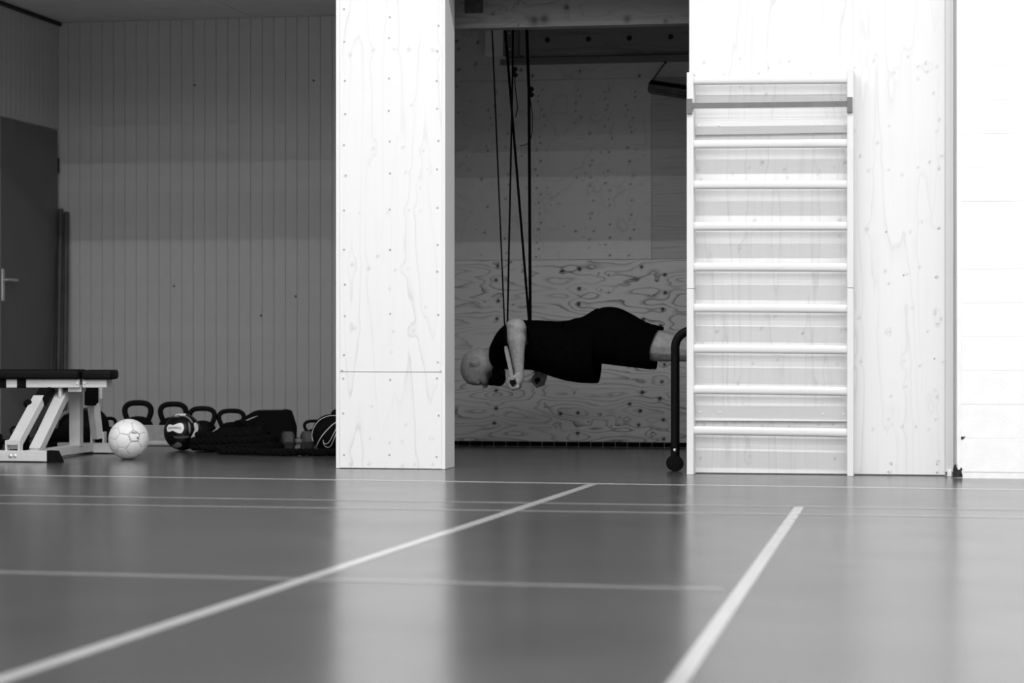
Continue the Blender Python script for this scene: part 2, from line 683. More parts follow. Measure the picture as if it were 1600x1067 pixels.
wl = MB().box(XC - 0.2, XC - 0.014, YP + 0.15, YB + 0.2, 0, ZC + 0.3).build('wall_left', M_PANEL_L)
tag(wl, 'grey boarded side wall of the store', kind='structure')
DOOR_Y1 = onX(87.5, 300, XC).y
DOOR_Y0 = DOOR_Y1 - 0.98
DOOR_Z = onX(87.5, 205, XC).z
b_full = MB().box(0, 0.013, -BW / 2 + 0.0012, BW / 2 - 0.0012, 0, ZC, 0.0022, None, 1).mesh('board_side')
b_top = MB().box(0, 0.013, -BW / 2 + 0.0012, BW / 2 - 0.0012, DOOR_Z + 0.012, ZC, 0.0022, None, 1).mesh('board_side_short')
y = YB - BW / 2
while y > YP + 0.2:
    me = b_top if DOOR_Y0 - BW / 2 < y < DOOR_Y1 + BW / 2 - 0.01 else b_full
    b = link('board', me, M_PANEL_L, wl)
    b.location = (XC - 0.013, y, 0)
    y -= BW
door = empty('door_1', (XC, (DOOR_Y0 + DOOR_Y1) / 2, 0))
tag(door, 'flat dark grey door in the store side wall', kind='structure')
MB().box(XC - 0.012, XC + 0.012, DOOR_Y0, DOOR_Y1, 0.005, DOOR_Z, 0.003).build('door_leaf', M_DOOR, door)
p = onX(1, 445, XC)
hd = MB().box(XC + 0.012, XC + 0.02, p.y - 0.02, p.y + 0.02, onX(1, 470, XC).z, onX(1, 420, XC).z, 0.003).build('handle_plate', M_STEEL, door)
q = onX(1, 437, XC)
MB().tube([(XC + 0.015, q.y, q.z), (XC + 0.055, q.y, q.z), (XC + 0.062, q.y + 0.012, q.z), (XC + 0.062, q.y + 0.12, q.z)], 0.009).build('door_handle', M_STEEL, door, True)
for zz in (1.82, 1.0, 0.25):
    MB().tube([(XC + 0.012, DOOR_Y1 + 0.008, zz - 0.05), (XC + 0.012, DOOR_Y1 + 0.008, zz + 0.05)], 0.008).build('hinge', M_DARK, door, True)

ce = MB().box(XC - 0.2, GX1, YP + 0.16, YB + 0.2, ZC + 0.02, ZC + 0.15).build('ceiling', M_CEIL)
tag(ce, 'low grey panelled store ceiling', kind='structure')
xs_ = onY(395, 24, YB).x
for a, b in ((XC, xs_ - 0.004), (xs_ + 0.004, xs_ + 1.2), (xs_ + 1.208, xs_ + 2.4)):
    MB().box(a, b, YP + 0.17, YB, ZC, ZC + 0.02).build('ceiling_panel', M_CEIL, ce)
t = MB().box(XC, XC + 0.022, YP + 0.2, YB, ZC - 0.026, ZC - 0.002, 0.004).build('trim_1', M_DARK)
tag(t, 'dark cable duct along the ceiling edge of the store', kind='structure')
# small marks on the boards
mb = MB()
for (px, py) in ((272, 447), (408, 493), (462, 463), (490, 126), (304, 133)):
    p = onY(px, py, YB)
    mb.lathe([(0.008, 0), (0.008, 0.002), (0.003, 0.004)], (p.x, p.y, p.z), 8, Matrix.Rotation(R(90), 4, 'X'))
tag(mb.build('wall_plug', M_SCREWDK, wb), kind='stuff')

# ------------------------------------------------------------------ pillar between the openings
pil = MB().box(XPL + 0.018, XPR, YP + 0.018, YP + 0.23, 0, ZH + 0.02).build('wall_pillar', M_PLY_EDGE)
tag(pil, 'pillar clad in pale knotty plywood between the openings', kind='structure')
zs_ = ZatY(600, 581, YP)
K6 = [(125, 229, 8), (222, 210, 7), (309, 207, 6), (375, 207, 6), (473, 208, 6), (222, 619, 7), (346, 614, 7), (431, 629, 6), (450, 705, 4),
      (357, 720, 4), (380, 438, 4), (417, 782, 4), (370, 877, 5), (420, 880, 5), (285, 885, 4), (163, 889, 3), (107, 732, 6), (489, 215, 4)]
K7 = [(134, 89, 8), (203, 106, 8), (314, 113, 6), (367, 108, 5), (241, 55, 6, 0.9), (290, 191, 4), (441, 267, 5), (145, 355, 7), (306, 368, 6),
      (390, 364, 6), (297, 456, 5), (207, 815, 5), (290, 832, 6), (343, 828, 5), (472, 815, 4), (127, 921, 7), (205, 921, 7), (272, 938, 6),
      (340, 928, 6), (396, 921, 6), (470, 922, 6), (217, 681, 3), (358, 756, 3)]
kp = pxknots(K6, YP, 500, 0, 2.668, 0.5) + pxknots(K7, YP, 500, 380, 2.668, 0.55)
x_in = XatY(531, YP)
panel('plywood_panel', x_in, XPR, zs_ + 0.0015, ZH + 0.02, YP, 0.018, M_PLY_F, pil, kp)
panel('plywood_panel', x_in, XPR, 0.004, zs_ - 0.0015, YP, 0.018, M_PLY_F, pil, kp)
MB().box(XPL, x_in - 0.001, YP + 0.0005, YP + 0.23, 0.002, ZH + 0.02).build('edge_board', M_PLY_F, pil)
MB().box(XPR + 0.0005, XPR + 0.018, YP + 0.0, YP + 0.23, 0.002, ZH + 0.02).build('edge_board', M_PLY_EDGE, pil)
S6 = [(100, 38), (291, 72), (494, 107), (101, 174), (288, 159), (489, 214), (104, 337), (288, 327), (487, 337), (105, 475), (287, 462), (489, 453),
      (100, 605), (291, 590), (494, 587), (107, 732), (292, 723), (488, 706), (100, 877), (291, 873), (490, 866), (100, 1041), (292, 1041), (490, 1021)]
S7 = [(293, 28), (489, 118), (104, 172), (293, 294), (493, 299), (104, 304), (100, 466), (491, 496), (97, 564), (293, 569), (488, 563), (495, 718),
      (97, 709), (100, 882), (486, 890), (290, 882), (92, 531), (503, 534)]
screws('screws', [(500 + a / 2.668, b / 2.668) for a, b in S6] + [(500 + a / 2.668, 380 + b / 2.668) for a, b in S7], YP, pil, 0.0055)

# partition behind the pillar, niche sides, niche back
pa = MB().box(XPART - 0.03, XPART + 0.03, YP + 0.50, YB + 0.012, 0, ZC + 0.02).box(XPART + 0.05, XPART + 0.14, YP + 0.23, YP + 0.5, 0, ZC).build('wall_partition', M_PLY_UP)
tag(pa, 'plywood partition between store and training niche', kind='structure')
XNR = XRR + 0.1
ns = MB().box(XNR, XNR + 0.1, YR + 0.12, YB, 0, ZC + 0.02).build('wall_niche_right', M_VOID)
tag(ns, 'plain side wall of the training niche', kind='structure')
nb = MB().box(XPART + 0.03, XNR, YN + 0.02, YN + 0.12, 0, ZC + 0.02).build('wall_niche_back', M_VOID)
tag(nb, 'training niche back wall of large plywood sheets', kind='structure')
nx0, nx1 = XPART + 0.03, XNR
z_lo = ZatY(900, 690, YN)
z_md = ZatY(890, 405.7, YN)
z_up = ZatY(890, 124, YN)
x_sp = XatY(1018, YN)
KL = [(777.7, 416), (775, 437.6), (778.4, 470), (776.5, 498), (878.3, 422.8), (905.7, 421), (905, 451), (904.5, 475), (1002.4, 417), (1038.9, 429.5),
      (1039.2, 457.4), (1035.4, 483.4), (1005.1, 499.1), (1031.8, 509.1), (1038.4, 569.6), (1034.2, 596.5), (1003.7, 612.8), (1030.8, 623.5),
      (1000.2, 642), (1036.3, 655.8), (903, 645), (902.5, 677), (1037, 686), (775.2, 610), (775.2, 637.8), (772.4, 661), (983.8, 631.3), (998, 664),
      (875.6, 646.4)]
kl = [(onY(a, b, YN).x, onY(a, b, YN).z, 0.0115, 1.0) for a, b in KL]
rs = random.Random(3)
for i in range(30):
    a, b = rs.uniform(708, 1070), rs.uniform(412, 685)
    pt = onY(a, b, YN)
    kl.append((pt.x, pt.z, 0.006, 0.7))
panel('plywood_panel', nx0, nx1, z_lo, z_md - 0.001, YN, 0.02, M_PLY_LOW, nb, kl, 0.007)
cols = {578: (55, 95, 142, 212, 266, 306, 386, 427, 477, 550, 607, 650, 735, 775, 828), 1172: (27, 125, 214, 306, 360, 463, 555, 652, 708, 816),
        1030: (66, 155, 274, 355, 400, 495, 618, 702, 748, 816), 920: (35, 208, 238, 318, 368, 465, 547, 579, 662, 715),
        376: (35, 120, 297, 361, 452, 638, 708, 800), 30: (17, 95, 288, 343, 425, 625, 685, 772), 237: (147, 328, 504, 670), 807: (318, 661)}
ku = []
for cx, ys in cols.items():
    for yy in ys:
        ku += pxknots([(cx + rs.uniform(-22, 22) * (cx > 40), yy, rs.uniform(5, 8), 0.9)], YN, 700, 200, 4.103)
for cx in (845, 986, 950, 770, 709, 905):
    for yy in range(140, 205, 11):
        pt = onY(cx + rs.uniform(-8, 8), yy + rs.uniform(-4, 4), YN)
        ku.append((pt.x, pt.z, 0.006, 0.8))
for i in range(60):
    pt = onY(rs.uniform(707, 1015), rs.uniform(132, 400), YN)
    ku.append((pt.x, pt.z, 0.0045, 0.6))
panel('plywood_panel', nx0, x_sp - 0.001, z_md + 0.001, z_up - 0.001, YN, 0.02, M_PLY_UP, nb, ku, 0.008)
panel('plywood_panel', x_sp + 0.001, nx1, z_md + 0.001, z_up - 0.001, YN, 0.02, M_PLY_FINE, nb, [], 0.05)
kt = [(onY(a, b, YN).x, onY(a, b, YN).z, 0.009, 1.0) for a, b in ((714, 64), (717, 76), (747, 66), (717, 109), (743, 100), (805, 94), (814, 110), (999, 118), (906, 112), (832, 118))]
panel('plywood_panel', nx0, nx1, z_up + 0.001, ZC, YN, 0.02, M_PLY_UP, nb, kt, 0.012)
# black tiled skirting with pale joints
bb = MB().box(nx0, nx1, YN - 0.008, YN, 0.0, z_lo - 0.002).build('baseboard_back', M_BOARDLT)
tag(bb, 'low black tiled skirting with pale joints under the plywood', kind='structure')
tw = XatY(900 + 19, YN) - XatY(900, YN)
xj = XatY(923.5, YN)
k0 = int((nx0 - xj) / tw)
tile = MB().box(0.0022, tw - 0.0022, -0.012, 0.004, 0.004, z_lo - 0.001, 0.0015, None, 1).mesh('tile')
for k in range(k0, int((nx1 - xj) / tw)):
    o = link('tile', tile, M_BLACK, bb)
    o.location = (xj + k * tw, YN - 0.008, 0)

# beams across the niche
YBM = 12.0
be = empty('ceiling_beam', ((XPR + XRL) / 2, YBM, ZatY(705, 50, YBM)))
tag(be, 'heavy old wooden beam with knots across the niche top', 'beam')
zb = ZatY(820, 46.5, YBM + 0.10)
kb = [(onY(a, b, YBM).x, onY(a, b, YBM).z, r, 1.0) for a, b, r in ((770, 21, 0.01), (835, 32, 0.03), (850, 30, 0.028), (810, 40, 0.006), (1040, 33, 0.012), (885, 12, 0.015),
                                                           (980, 30, 0.02), (740, 3, 0.02), (782, 14, 0.006), (810, 5, 0.007))]
bo = panel('beam_body', XPART + 0.03, XNR, zb, ZC + 0.02, YBM, 0.10, M_BEAM, be, kb, 0.01)
p0, p1 = onY(726, 21, YBM), onY(755, -40, YBM)
MB().box(p0.x, p1.x, YBM - 0.003, YBM + 0.01, p0.z, p1.z, 0.002).build('dark_patch', mat('stained_patch', 0.05, 0.8, 0.2, 0.3, 30), be)
YJ = YN - 0.18
jo = empty('joist', (XatY(930, YJ), YJ, ZatY(930, 82, YJ)))
tag(jo, 'bolted wooden joist fixed high along the plywood back wall', 'beam')
zj0 = ZatY(930, 82, YJ)
xj0 = XatY(812, YJ)
panel('joist_body', xj0, XNR, zj0, ZC + 0.02, YJ, 0.16, M_JOIST, jo, [], 0.03)
for px, py in ((855.5, 62.5), (919.5, 61), (983.5, 59.5), (1048, 57.5)):
    p = onY(px, py, YJ)
    Mx = Matrix.Rotation(R(90), 4, 'X')
    MB().lathe([(0.016, -0.002), (0.016, 0.004), (0.012, 0.006), (0.012, 0.002), (0.006, 0.002), (0.006, 0.009)], p, 12, Mx).build('bolt', M_DARK, jo)
x_a, x_b = XatY(786.5, YJ), XatY(811, YJ)
br = MB().box(x_a, x_b, YJ - 0.004, YJ + 0.16, zj0 - 0.002, ZC, 0.001).build('joist_bracket', M_GREYSTEEL, jo)
for px, py in ((796, 52), (796.5, 77)):
    p = onY(px, py, YJ - 0.004)
    MB().lathe([(0.005, 0), (0.005, 0.003), (0.002, 0.005)], p, 8, Matrix.Rotation(R(90), 4, 'X')).build('screw', mat('bright_screw', 0.95, 0.25, 0.6, 0.05, 50), br)
blk = panel('wood_block', XatY(758, YJ), x_a - 0.002, zj0 - 0.01, ZC + 0.02, YJ, 0.16, M_BLOCKWOOD, None, [(onY(784, 53, YJ).x, onY(784, 53, YJ).z, 0.006, 1)], 0.01)
tag(blk, 'pale wooden block beside the steel joist bracket', 'block')
zl0 = ZatY(930, 99.5, YN)
led = MB().box(XatY(783, YN), XNR, YN - 0.035, YN, zl0, zj0 - 0.004, 0.003).build('ledger_board', M_BEAM)
tag(led, 'dark ledger board on the plywood under the joist', 'board')

# ------------------------------------------------------------------ right plywood wall, trim, white block wall
wr = MB().box(XRL, XRR + 0.02, YR + 0.018, YR + 0.1, 0, 2.62).build('wall_front_right', M_PLY_EDGE)
tag(wr, 'pale knotty plywood front wall behind the wall bars', kind='structure')
kr = pxknots([(18, 110, 6), (150, 65, 9), (285, 147, 6), (380, 37, 9), (497, 82, 8, 0.9), (447, 105, 6, 0.7), (570, 105, 9), (505, 140, 9), (446, 185, 9),
              (175, 612, 11), (60, 700, 6, 1), (115, 798, 10), (337, 825, 9), (522, 742, 7, 1), (606, 702, 6, 1), (585, 782, 6, 1), (443, 777, 5), (248, 790, 5),
              (585, 460, 6, 0.8), (550, 282, 5, 0.8), (255, 497, 4), (570, 535, 4), (20, 533, 4)], YR, 1330, 80, 4.27, 0.55)
kr += pxknots([(123, 278, 8), (363, 292, 6), (430, 237, 7), (525, 272, 6, 0.9), (225, 512, 8, 0.7), (347, 529, 6), (416, 490, 7), (514, 544, 6, 0.9),
               (243, 579, 6, 0.8), (375, 715, 5), (502, 735, 5, 0.8), (502, 747, 5, 0.8), (535, 777, 8), (518, 804, 7, 0.8), (80, 770, 8), (462, 845, 7), (228, 852, 5),
               (250, 850, 5), (90, 1012, 5), (328, 1012, 4), (545, 1018, 4), (418, 1038, 4)], YR, 1320, 280, 3.557, 0.55)
kr += pxknots([(350, 288, 7), (697, 293, 8, 0.9), (330, 463, 9), (690, 465, 10), (213, 537, 10), (433, 520, 8), (540, 518, 8), (635, 540, 9), (348, 793, 7),
               (707, 780, 7, 0.9), (350, 858, 5), (125, 22, 5), (445, 20, 4), (570, 58, 4), (460, 215, 3)], YR, 1320, 560, 4.85, 0.6)
kr += pxknots([(240, 38, 12), (512, 8, 8), (890, 30, 10), (735, 80, 8), (658, 118, 9), (395, 127, 7), (1047, 122, 7), (1378, 78, 9), (685, 795, 13, 0.8),
               (852, 848, 10), (583, 832, 8), (195, 850, 10), (1315, 795, 12, 0.9), (1230, 832, 8), (457, 885, 8), (1108, 885, 8), (520, 220, 6), (716, 277, 5),
               (220, 928, 6), (520, 940, 6), (875, 910, 5)], YR, 1050, 90, 4.85, 0.6)
kr += pxknots([(255, 380, 11), (495, 365, 9), (617, 362, 9), (727, 388, 10), (945, 395, 11), (1185, 380, 9), (1300, 375, 9), (1408, 400, 10), (528, 50, 6),
               (630, 635, 6), (1313, 653, 6), (228, 650, 6)], YR, 1050, 590, 5.16, 0.7)
kr += pxknots([(395, 150, 9), (840, 148, 10), (840, 228, 6, 0.9), (320, 293, 6), (433, 712, 8), (200, 728, 5, 0.9), (647, 735, 5, 0.9), (872, 715, 9), (850, 720, 6),
               (122, 788, 6), (503, 648, 7), (940, 656, 8), (985, 195, 7), (383, 378, 5), (515, 873, 4), (388, 893, 4), (830, 897, 4), (308, 1000, 5), (752, 1008, 4)], YR, 1060, 300, 3.333, 0.6)
XT = XatY(1477, YR)
panel('plywood_panel', XRL, XT - 0.001, 0.006, 2.62, YR, 0.018, M_PLY_R, wr, kr)
screws('screws', [(1320 + 230 / 3.557, 280 + 293 / 3.557), (1412, 430), (1462, 433), (1466, 357), (1390, 740), (1464, 738), (1388, 737), (1464, 725), (1460, 560), (1393, 725)], YR, wr, 0.005)
tr = MB().box(XT, XatY(1489.5, YR - 0.012), YR - 0.012, YR + 0.018, 0.02, 2.62, 0.001).build('trim_2', ply('edge_strip', 0.62, 0.3, 30, 0.4, 5, 0.3, 0.3, 0.5, 0.08, 71))
tag(tr, 'narrow plywood cover strip at the end of the plywood wall', kind='structure')
tr = MB().box(XatY(1489.5, YR - 0.012) + 0.001, XWL, YR + 0.03, YR + 0.1, 0, 2.62).build('trim_3', mat('grey_joint', 0.45, 0.8, 0.2, 0.2, 30))
tag(tr, 'grey recessed joint beside the white block wall', kind='structure')

ww = MB().box(XWL + 0.004, GX1, YW + 0.002, YW + 0.3, 0, GZ).build('wall_front_white', M_MORTAR)
tag(ww, 'white painted block wall at the end of the plywood', kind='structure')
BH = 0.157
xs1 = XatY(1502, YW)
strip = MB().box(XWL, xs1 - 0.001, YW + 0.003, YW + 0.2, 0.06, GZ, 0.004).build('corner_strip', M_WHITE_BLOCK, ww)
zt0 = ZatY(1550, 685, YW)
z = zt0 - 2 * BH
row = 0
blocks = {}
while z < 3.4:
    x = xs1
    k = 0
    while x < 3.2:
        wd = (0.37 if (row % 2 and k == 0) else 0.60)
        za, zb2 = max(z, 0.012), z + BH
        if zb2 - za > 0.02:
            key = (wd, round(zb2 - za, 3))
            if key not in blocks:
                blocks[key] = MB().box(0.0003, wd - 0.0003, 0, 0.02, 0.0003, zb2 - za - 0.0003, 0.0012, None, 1).mesh('block')
            o = link('block', blocks[key], M_WHITE_BLOCK, ww)
            o.location = (x, YW + rs.uniform(-0.0004, 0.0004), za)
        x += wd
        k += 1
    z += BH
    row += 1


def shaded_chip(pts, Y, parent):
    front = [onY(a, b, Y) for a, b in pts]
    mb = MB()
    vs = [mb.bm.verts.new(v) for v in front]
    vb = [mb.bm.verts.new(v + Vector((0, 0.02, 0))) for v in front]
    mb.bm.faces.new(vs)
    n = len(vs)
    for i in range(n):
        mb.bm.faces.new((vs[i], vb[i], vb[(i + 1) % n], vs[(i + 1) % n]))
    return mb.build('shaded_chip', M_CHIP_SHADE, parent)


shaded_chip([(1502, 681.5), (1505, 682.5), (1508.5, 681.5), (1506, 685), (1503, 687), (1501.8, 686)], YW - 0.003, ww)
shaded_chip([(1489, 733), (1491, 727), (1493.5, 725), (1495, 731), (1497, 734), (1500, 733.5), (1501.5, 730), (1504, 733), (1502, 736), (1503.5, 741), (1504, 745.5), (1489, 745.5)], YW - 0.003, ww)
o = MB().box(XatY(1480, YR - 0.02), XatY(1487, YR - 0.02), YR - 0.03, YR - 0.012, 0.0, 0.032, 0.002).build('filler_piece', M_WHITE_BLOCK, ww)

# ------------------------------------------------------------------ wall bars
wbz = onY(1078, 113, YRAIL).z
bars = empty('wall_bars', (XatY(1200, YRAIL), YRAIL, 0))
tag(bars, 'pale wooden gymnastic wall bars with nine round rungs', 'wall bars')
xl0, xl1 = XatY(1073, YRAIL), XatY(1083.5, YRAIL)
xr0, xr1 = XatY(1323.5, YRAIL), XatY(1333.5, YRAIL)
z_seam = ZatY(1078, 451, YRAIL)
for a, b in ((xl0, xl1), (xr0, xr1)):
    rl = MB().box(a, b, YRAIL, YR, 0.0, z_seam - 0.001, 0.002).build('rail', M_RAIL, bars)
    MB().box(a, b, YRAIL, YR, z_seam + 0.001, wbz, 0.002).build('rail', M_RAIL, bars)
YRG = YRAIL + 0.026
rung_y = [(133, 131.2), (232.4, 231), (295.8, 295.6), (360.5, 360.3), (424, 425), (488, 489.6), (551.6, 553.6), (615.6, 618.6), (679.2, 683.2)]
for (ya, yb) in rung_y:
    a = onY(1083, ya, YRG)
    b = onY(1323.5, yb, YRG)
    pa_ = Vector((xl1 - 0.004, YRG, a.z + 0.021))
    pb_ = Vector((xr0 + 0.004, YRG, b.z + 0.021))
    mb = MB()
    d = pb_ - pa_
    n = 20
    r1, r2 = [], []
    for k in range(n):
        t = 2 * math.pi * k / n
        ca, sa = math.cos(t), math.sin(t)
        fs = (abs(ca) ** 2.8 + abs(sa) ** 2.8) ** (-1 / 2.8)
        off = Vector((0, 0.0165 * ca * fs, 0.0205 * sa * fs))
        r1.append(mb.bm.verts.new(pa_ + off))
        r2.append(mb.bm.verts.new(pb_ + off))
    for k in range(n):
        mb.bm.faces.new((r1[k], r1[(k + 1) % n], r2[(k + 1) % n], r2[k]))
    mb.bm.faces.new(r1)
    mb.bm.faces.new(list(reversed(r2)))
    mb.build('rung', M_RUNG, bars, True)
for (ya, yb, sc_pts) in ((186, 209, [(1091.6, 197), (1123.4, 196.5), (1284, 196.2), (1316, 196)]), (634, 658, [(1093.5, 643.7), (1125, 644), (1286.5, 647), (1318, 647.5)])):
    Yb_ = YR - 0.022
    za, zb2 = onY(1200, yb, Yb_).z, onY(1200, ya, Yb_).z
    bt = MB().box(xl1, xr0, Yb_, YR - 0.0005, za, zb2, 0.002).build('batten', M_RUNG, bars)
    for px, py in sc_pts:
        p = onY(px, py, Yb_)
        MB().lathe([(0.007, 0), (0.0068, 0.002), (0.004, 0.004), (0.001, 0.0045)], p, 10, Matrix.Rotation(R(90), 4, 'X')).build('screw', M_WHITEP, bt, True)
for px, py in ((1128, 403), (1313, 404), (1098, 504.5)):
    pass
# steel bar clamped on the rails
YS = YRAIL - 0.012
sb = empty('steel_crossbar', (XatY(1200, YS), YS, ZatY(1200, 163, YS)))
tag(sb, 'dark grey steel bar with end plates across the top of the wall bars', 'bar')
a = onY(1081, 165, YS)
b = onY(1325, 162, YS)
MB().bar(Vector((a.x, YRAIL - 0.006, a.z)), Vector((b.x, YRAIL - 0.006, b.z)), 0.012, 0.025, bevel=0.001).build('flat_bar', M_GREYSTEEL, sb)
for (x0_, x1_, y0_, y1_) in ((1072.5, 1081.5, 154, 177.5), (1323.5, 1332, 151.5, 175.5)):
    c0, c1 = onY(x0_, y1_, YS), onY(x1_, y0_, YS)
    MB().box(c0.x, c1.x, YS - 0.002, YRAIL, c0.z, c1.z, 0.001).build('end_plate', M_GREYSTEEL, sb)

# ------------------------------------------------------------------ wheeled black stand
YST = 11.56
st = empty('wheeled_stand', (XatY(1056, YST), YST, 0))
tag(st, 'black tubular stand on small castors in front of the training man', 'stand')
xs0 = XatY(1055, YST)
zt = ZatY(1075, 516, YST)
rb = 0.085
xs_a = xs0
for dy in (0.0, 0.62):
    xs0 = xs_a + (0.12 if dy else 0)
    pts = [(xs0, YST + dy, 0.06), (xs0, YST + dy, zt - rb)]
    for k in range(1, 9):
        t = R(90) * k / 8
        pts.append((xs0 + rb - rb * math.cos(t), YST + dy, zt - rb + rb * math.sin(t)))
    xe = xs0 + 0.62
    for k in range(0, 9):
        t = R(90) * k / 8
        pts.append((xe - rb + rb * math.sin(t), YST + dy, zt - rb + rb * math.cos(t)))
    pts.append((xe, YST + dy, 0.06))
    MB().tube(pts, 0.0215, 16).build('frame_tube', M_STEELBLACK, st, True)
    for xx in (xs0, xe):
        cs = MB().bar((xx, YST + dy - 0.03, 0.055), (xx, YST + dy + 0.03, 0.055), 0.05, 0.03, bevel=0.006).build('castor', M_STEELBLACK, st)
        for ww_, ox in ((-0.030, 0.006), (0.030, -0.010)):
            Mx = Matrix.Rotation(R(90), 4, 'X')
            MB().lathe([(0.02, -0.013), (0.036, -0.011), (0.038, -0.006), (0.038, 0.006), (0.036, 0.011), (0.02, 0.013)], (xx + ox, YST + dy + ww_, 0.038), 24, Mx).build('wheel', M_BLACK, cs, True)
xs0 = xs_a
p = onY(1054.3, 703, YST - 0.022)
MB().lathe([(0.008, -0.004), (0.008, 0.003), (0.005, 0.006), (0.001, 0.007)], p, 12, Matrix.Rotation(R(90), 4, 'X')).build('bolt', M_STEEL, st, True)
for xx in (xs0 + 0.22, xs0 + 0.5):
    MB().tube([(xx, YST, zt), (xx, YST + 0.62, zt)], 0.016).build('brace', M_STEELBLACK, st, True)

# ------------------------------------------------------------------ the man
YM = 12.75


def P(px, py, dy=0.0):
    v = onY(px, py, YM)
    return Vector((v.x, YM + dy, v.z))



def PA(px, py, dy):
    """limb points: read on the near side's plane, mirrored for the far side"""
    v = onY(px, py, YM - abs(dy))
    return Vector((v.x, YM + dy, v.z))


PXM = 12.9 / F       # metres per pixel at the man

man = empty('person', P(900, 700))
man.location.z = 0
tag(man, 'bald bearded person in black T-shirt and shorts held face down by straps', 'person')
body = MB()
# torso core under the clothes
for (px, py, r) in ((800, 540, (0.10, 0.17, 0.105)), (830, 541, (0.11, 0.16, 0.105)), (870, 541, (0.12, 0.15, 0.10)), (905, 535, (0.10, 0.145, 0.095)), (945, 527, (0.12, 0.155, 0.12))):
    body.ell(P(px, py), r)
# neck and head
body.cap(P(792, 548), P(757, 564), 0.064, 0.058)
HC = P(748, 572)
body.ell(HC, (0.100, 0.076, 0.100))
body.ell(P(744, 577), (0.088, 0.072, 0.090))
body.ell(P(765, 580), (0.075, 0.066, 0.074))
body.ell(P(776, 584), (0.050, 0.055, 0.055))
body.ell(P(742, 592), (0.058, 0.058, 0.034))      # forehead / brow
body.cap(P(748, 597, -0.035), P(748, 597, 0.035), 0.014, 0.014)      # brow ridge
body.cap(P(752, 597), P(759, 603.5), 0.010, 0.0125)    # nose
body.ell(P(758.5, 604), (0.012, 0.016, 0.011))
for sgn in (-1, 1):
    body.ell(P(760, 592, 0.045 * sgn), (0.028, 0.024, 0.03))        # cheek
    # ear
    Me = Euler((0, R(-10), 0)).to_matrix().to_4x4()
    body.ell(P(746, 566, 0.079 * sgn), (0.031, 0.010, 0.020), Me)
    # shoulder, upper arm, forearm
    sh = PA(806, 536, 0.175 * sgn)
    el = PA(808, 512, 0.39 * sgn)
    wr_ = PA(811, 582, 0.385 * sgn)
    body.ell(sh, 0.072)
    body.cap(sh, el, 0.062, 0.050)
    body.ell(PA(805, 508, 0.385 * sgn), (0.050, 0.045, 0.036))
    mid = PA(807, 530, 0.39 * sgn)
    mid2 = PA(809, 556, 0.388 * sgn)
    body.cap(el + Vector((-0.012, 0, -0.01)), mid, 0.045, 0.052)
    body.cap(mid, mid2, 0.051, 0.036)
    body.cap(mid2, wr_, 0.036, 0.026)
    # fist round the grip (grip axis along Y)
    gx, gz = PA(805, 597, 0.385).x, PA(805, 597, 0.385).z
    gy = YM + 0.385 * sgn
    body.cap(wr_, Vector((gx + 0.016, gy, gz + 0.018)), 0.026, 0.030)
    body.ell(Vector((gx + 0.018, gy, gz + 0.004)), (0.019, 0.044, 0.034))
    for i, oy in enumerate((-0.034, -0.0115, 0.0115, 0.034)):
        ln = (0.92, 1.05, 1.0, 0.85)[i]
        k1 = Vector((gx + 0.020, gy + oy, gz - 0.024))
        k2 = Vector((gx - 0.012 * ln, gy + oy, gz - 0.036 * ln))
        k3 = Vector((gx - 0.033 * ln, gy + oy, gz - 0.010))
        k4 = Vector((gx - 0.024, gy + oy, gz + 0.016 * ln))
        body.cap(k1, k2, 0.0105, 0.0098)
        body.cap(k2, k3, 0.0098, 0.009)
        body.cap(k3, k4, 0.009, 0.0082)
    th0 = Vector((gx + 0.006, gy - 0.036, gz + 0.030))
    th1 = Vector((gx - 0.022, gy - 0.046, gz + 0.020))
    th2 = Vector((gx - 0.036, gy - 0.040, gz - 0.006))
    body.cap(th0, th1, 0.0125, 0.011)
    body.cap(th1, th2, 0.011, 0.0095)
    # leg
    hip = P(958, 530, 0.095 * sgn)
    kt0 = P(1030, 540, 0.095 * sgn)
    kn = P(1088, 547, 0.095 * sgn)
    an = P(1196, 566, 0.09 * sgn)
    body.cap(hip, kt0, 0.092, 0.086)
    body.cap(kt0, kn, 0.086, 0.062)
    body.ell(kn + Vector((-0.01, 0, -0.012)), 0.060)
    calf = P(1122, 548, 0.092 * sgn)
    body.cap(kn, calf, 0.058, 0.058)
    body.cap(calf, an, 0.058, 0.036)
    heel = an + Vector((0.02, 0, 0.03))
    ball = an + Vector((0.035, 0, -0.105))
    body.ell(heel, (0.034, 0.034, 0.036))
    body.cap(heel, ball, 0.034, 0.034)
    body.cap(ball + Vector((0, -0.02, 0)), ball + Vector((-0.06, -0.012, -0.012)), 0.024, 0.018)
    body.cap(ball + Vector((0, 0.02, 0)), ball + Vector((-0.055, 0.022, -0.012)), 0.022, 0.016)
bo = remesh(body, 'body', M_SKIN, 0.0055, man, 5)
co = np.empty(len(bo.data.vertices) * 3)
bo.data.vertices.foreach_get('co', co)
co = co.reshape(-1, 3)
bc_ = P(777, 588)
dd = np.sqrt(((co[:, 0] - bc_.x) / 1.1) ** 2 + ((co[:, 1] - bc_.y) / 1.5) ** 2 + ((co[:, 2] - bc_.z) / 1.0) ** 2)
stb = np.clip((0.088 - dd) / 0.032, 0, 1) * (co[:, 0] < P(800, 588).x) * (np.abs(co[:, 1] - YM) < 0.12)
at_ = bo.data.attributes.new('stubble', 'FLOAT', 'POINT')
at_.data.foreach_set('value', stb.astype(np.float32))

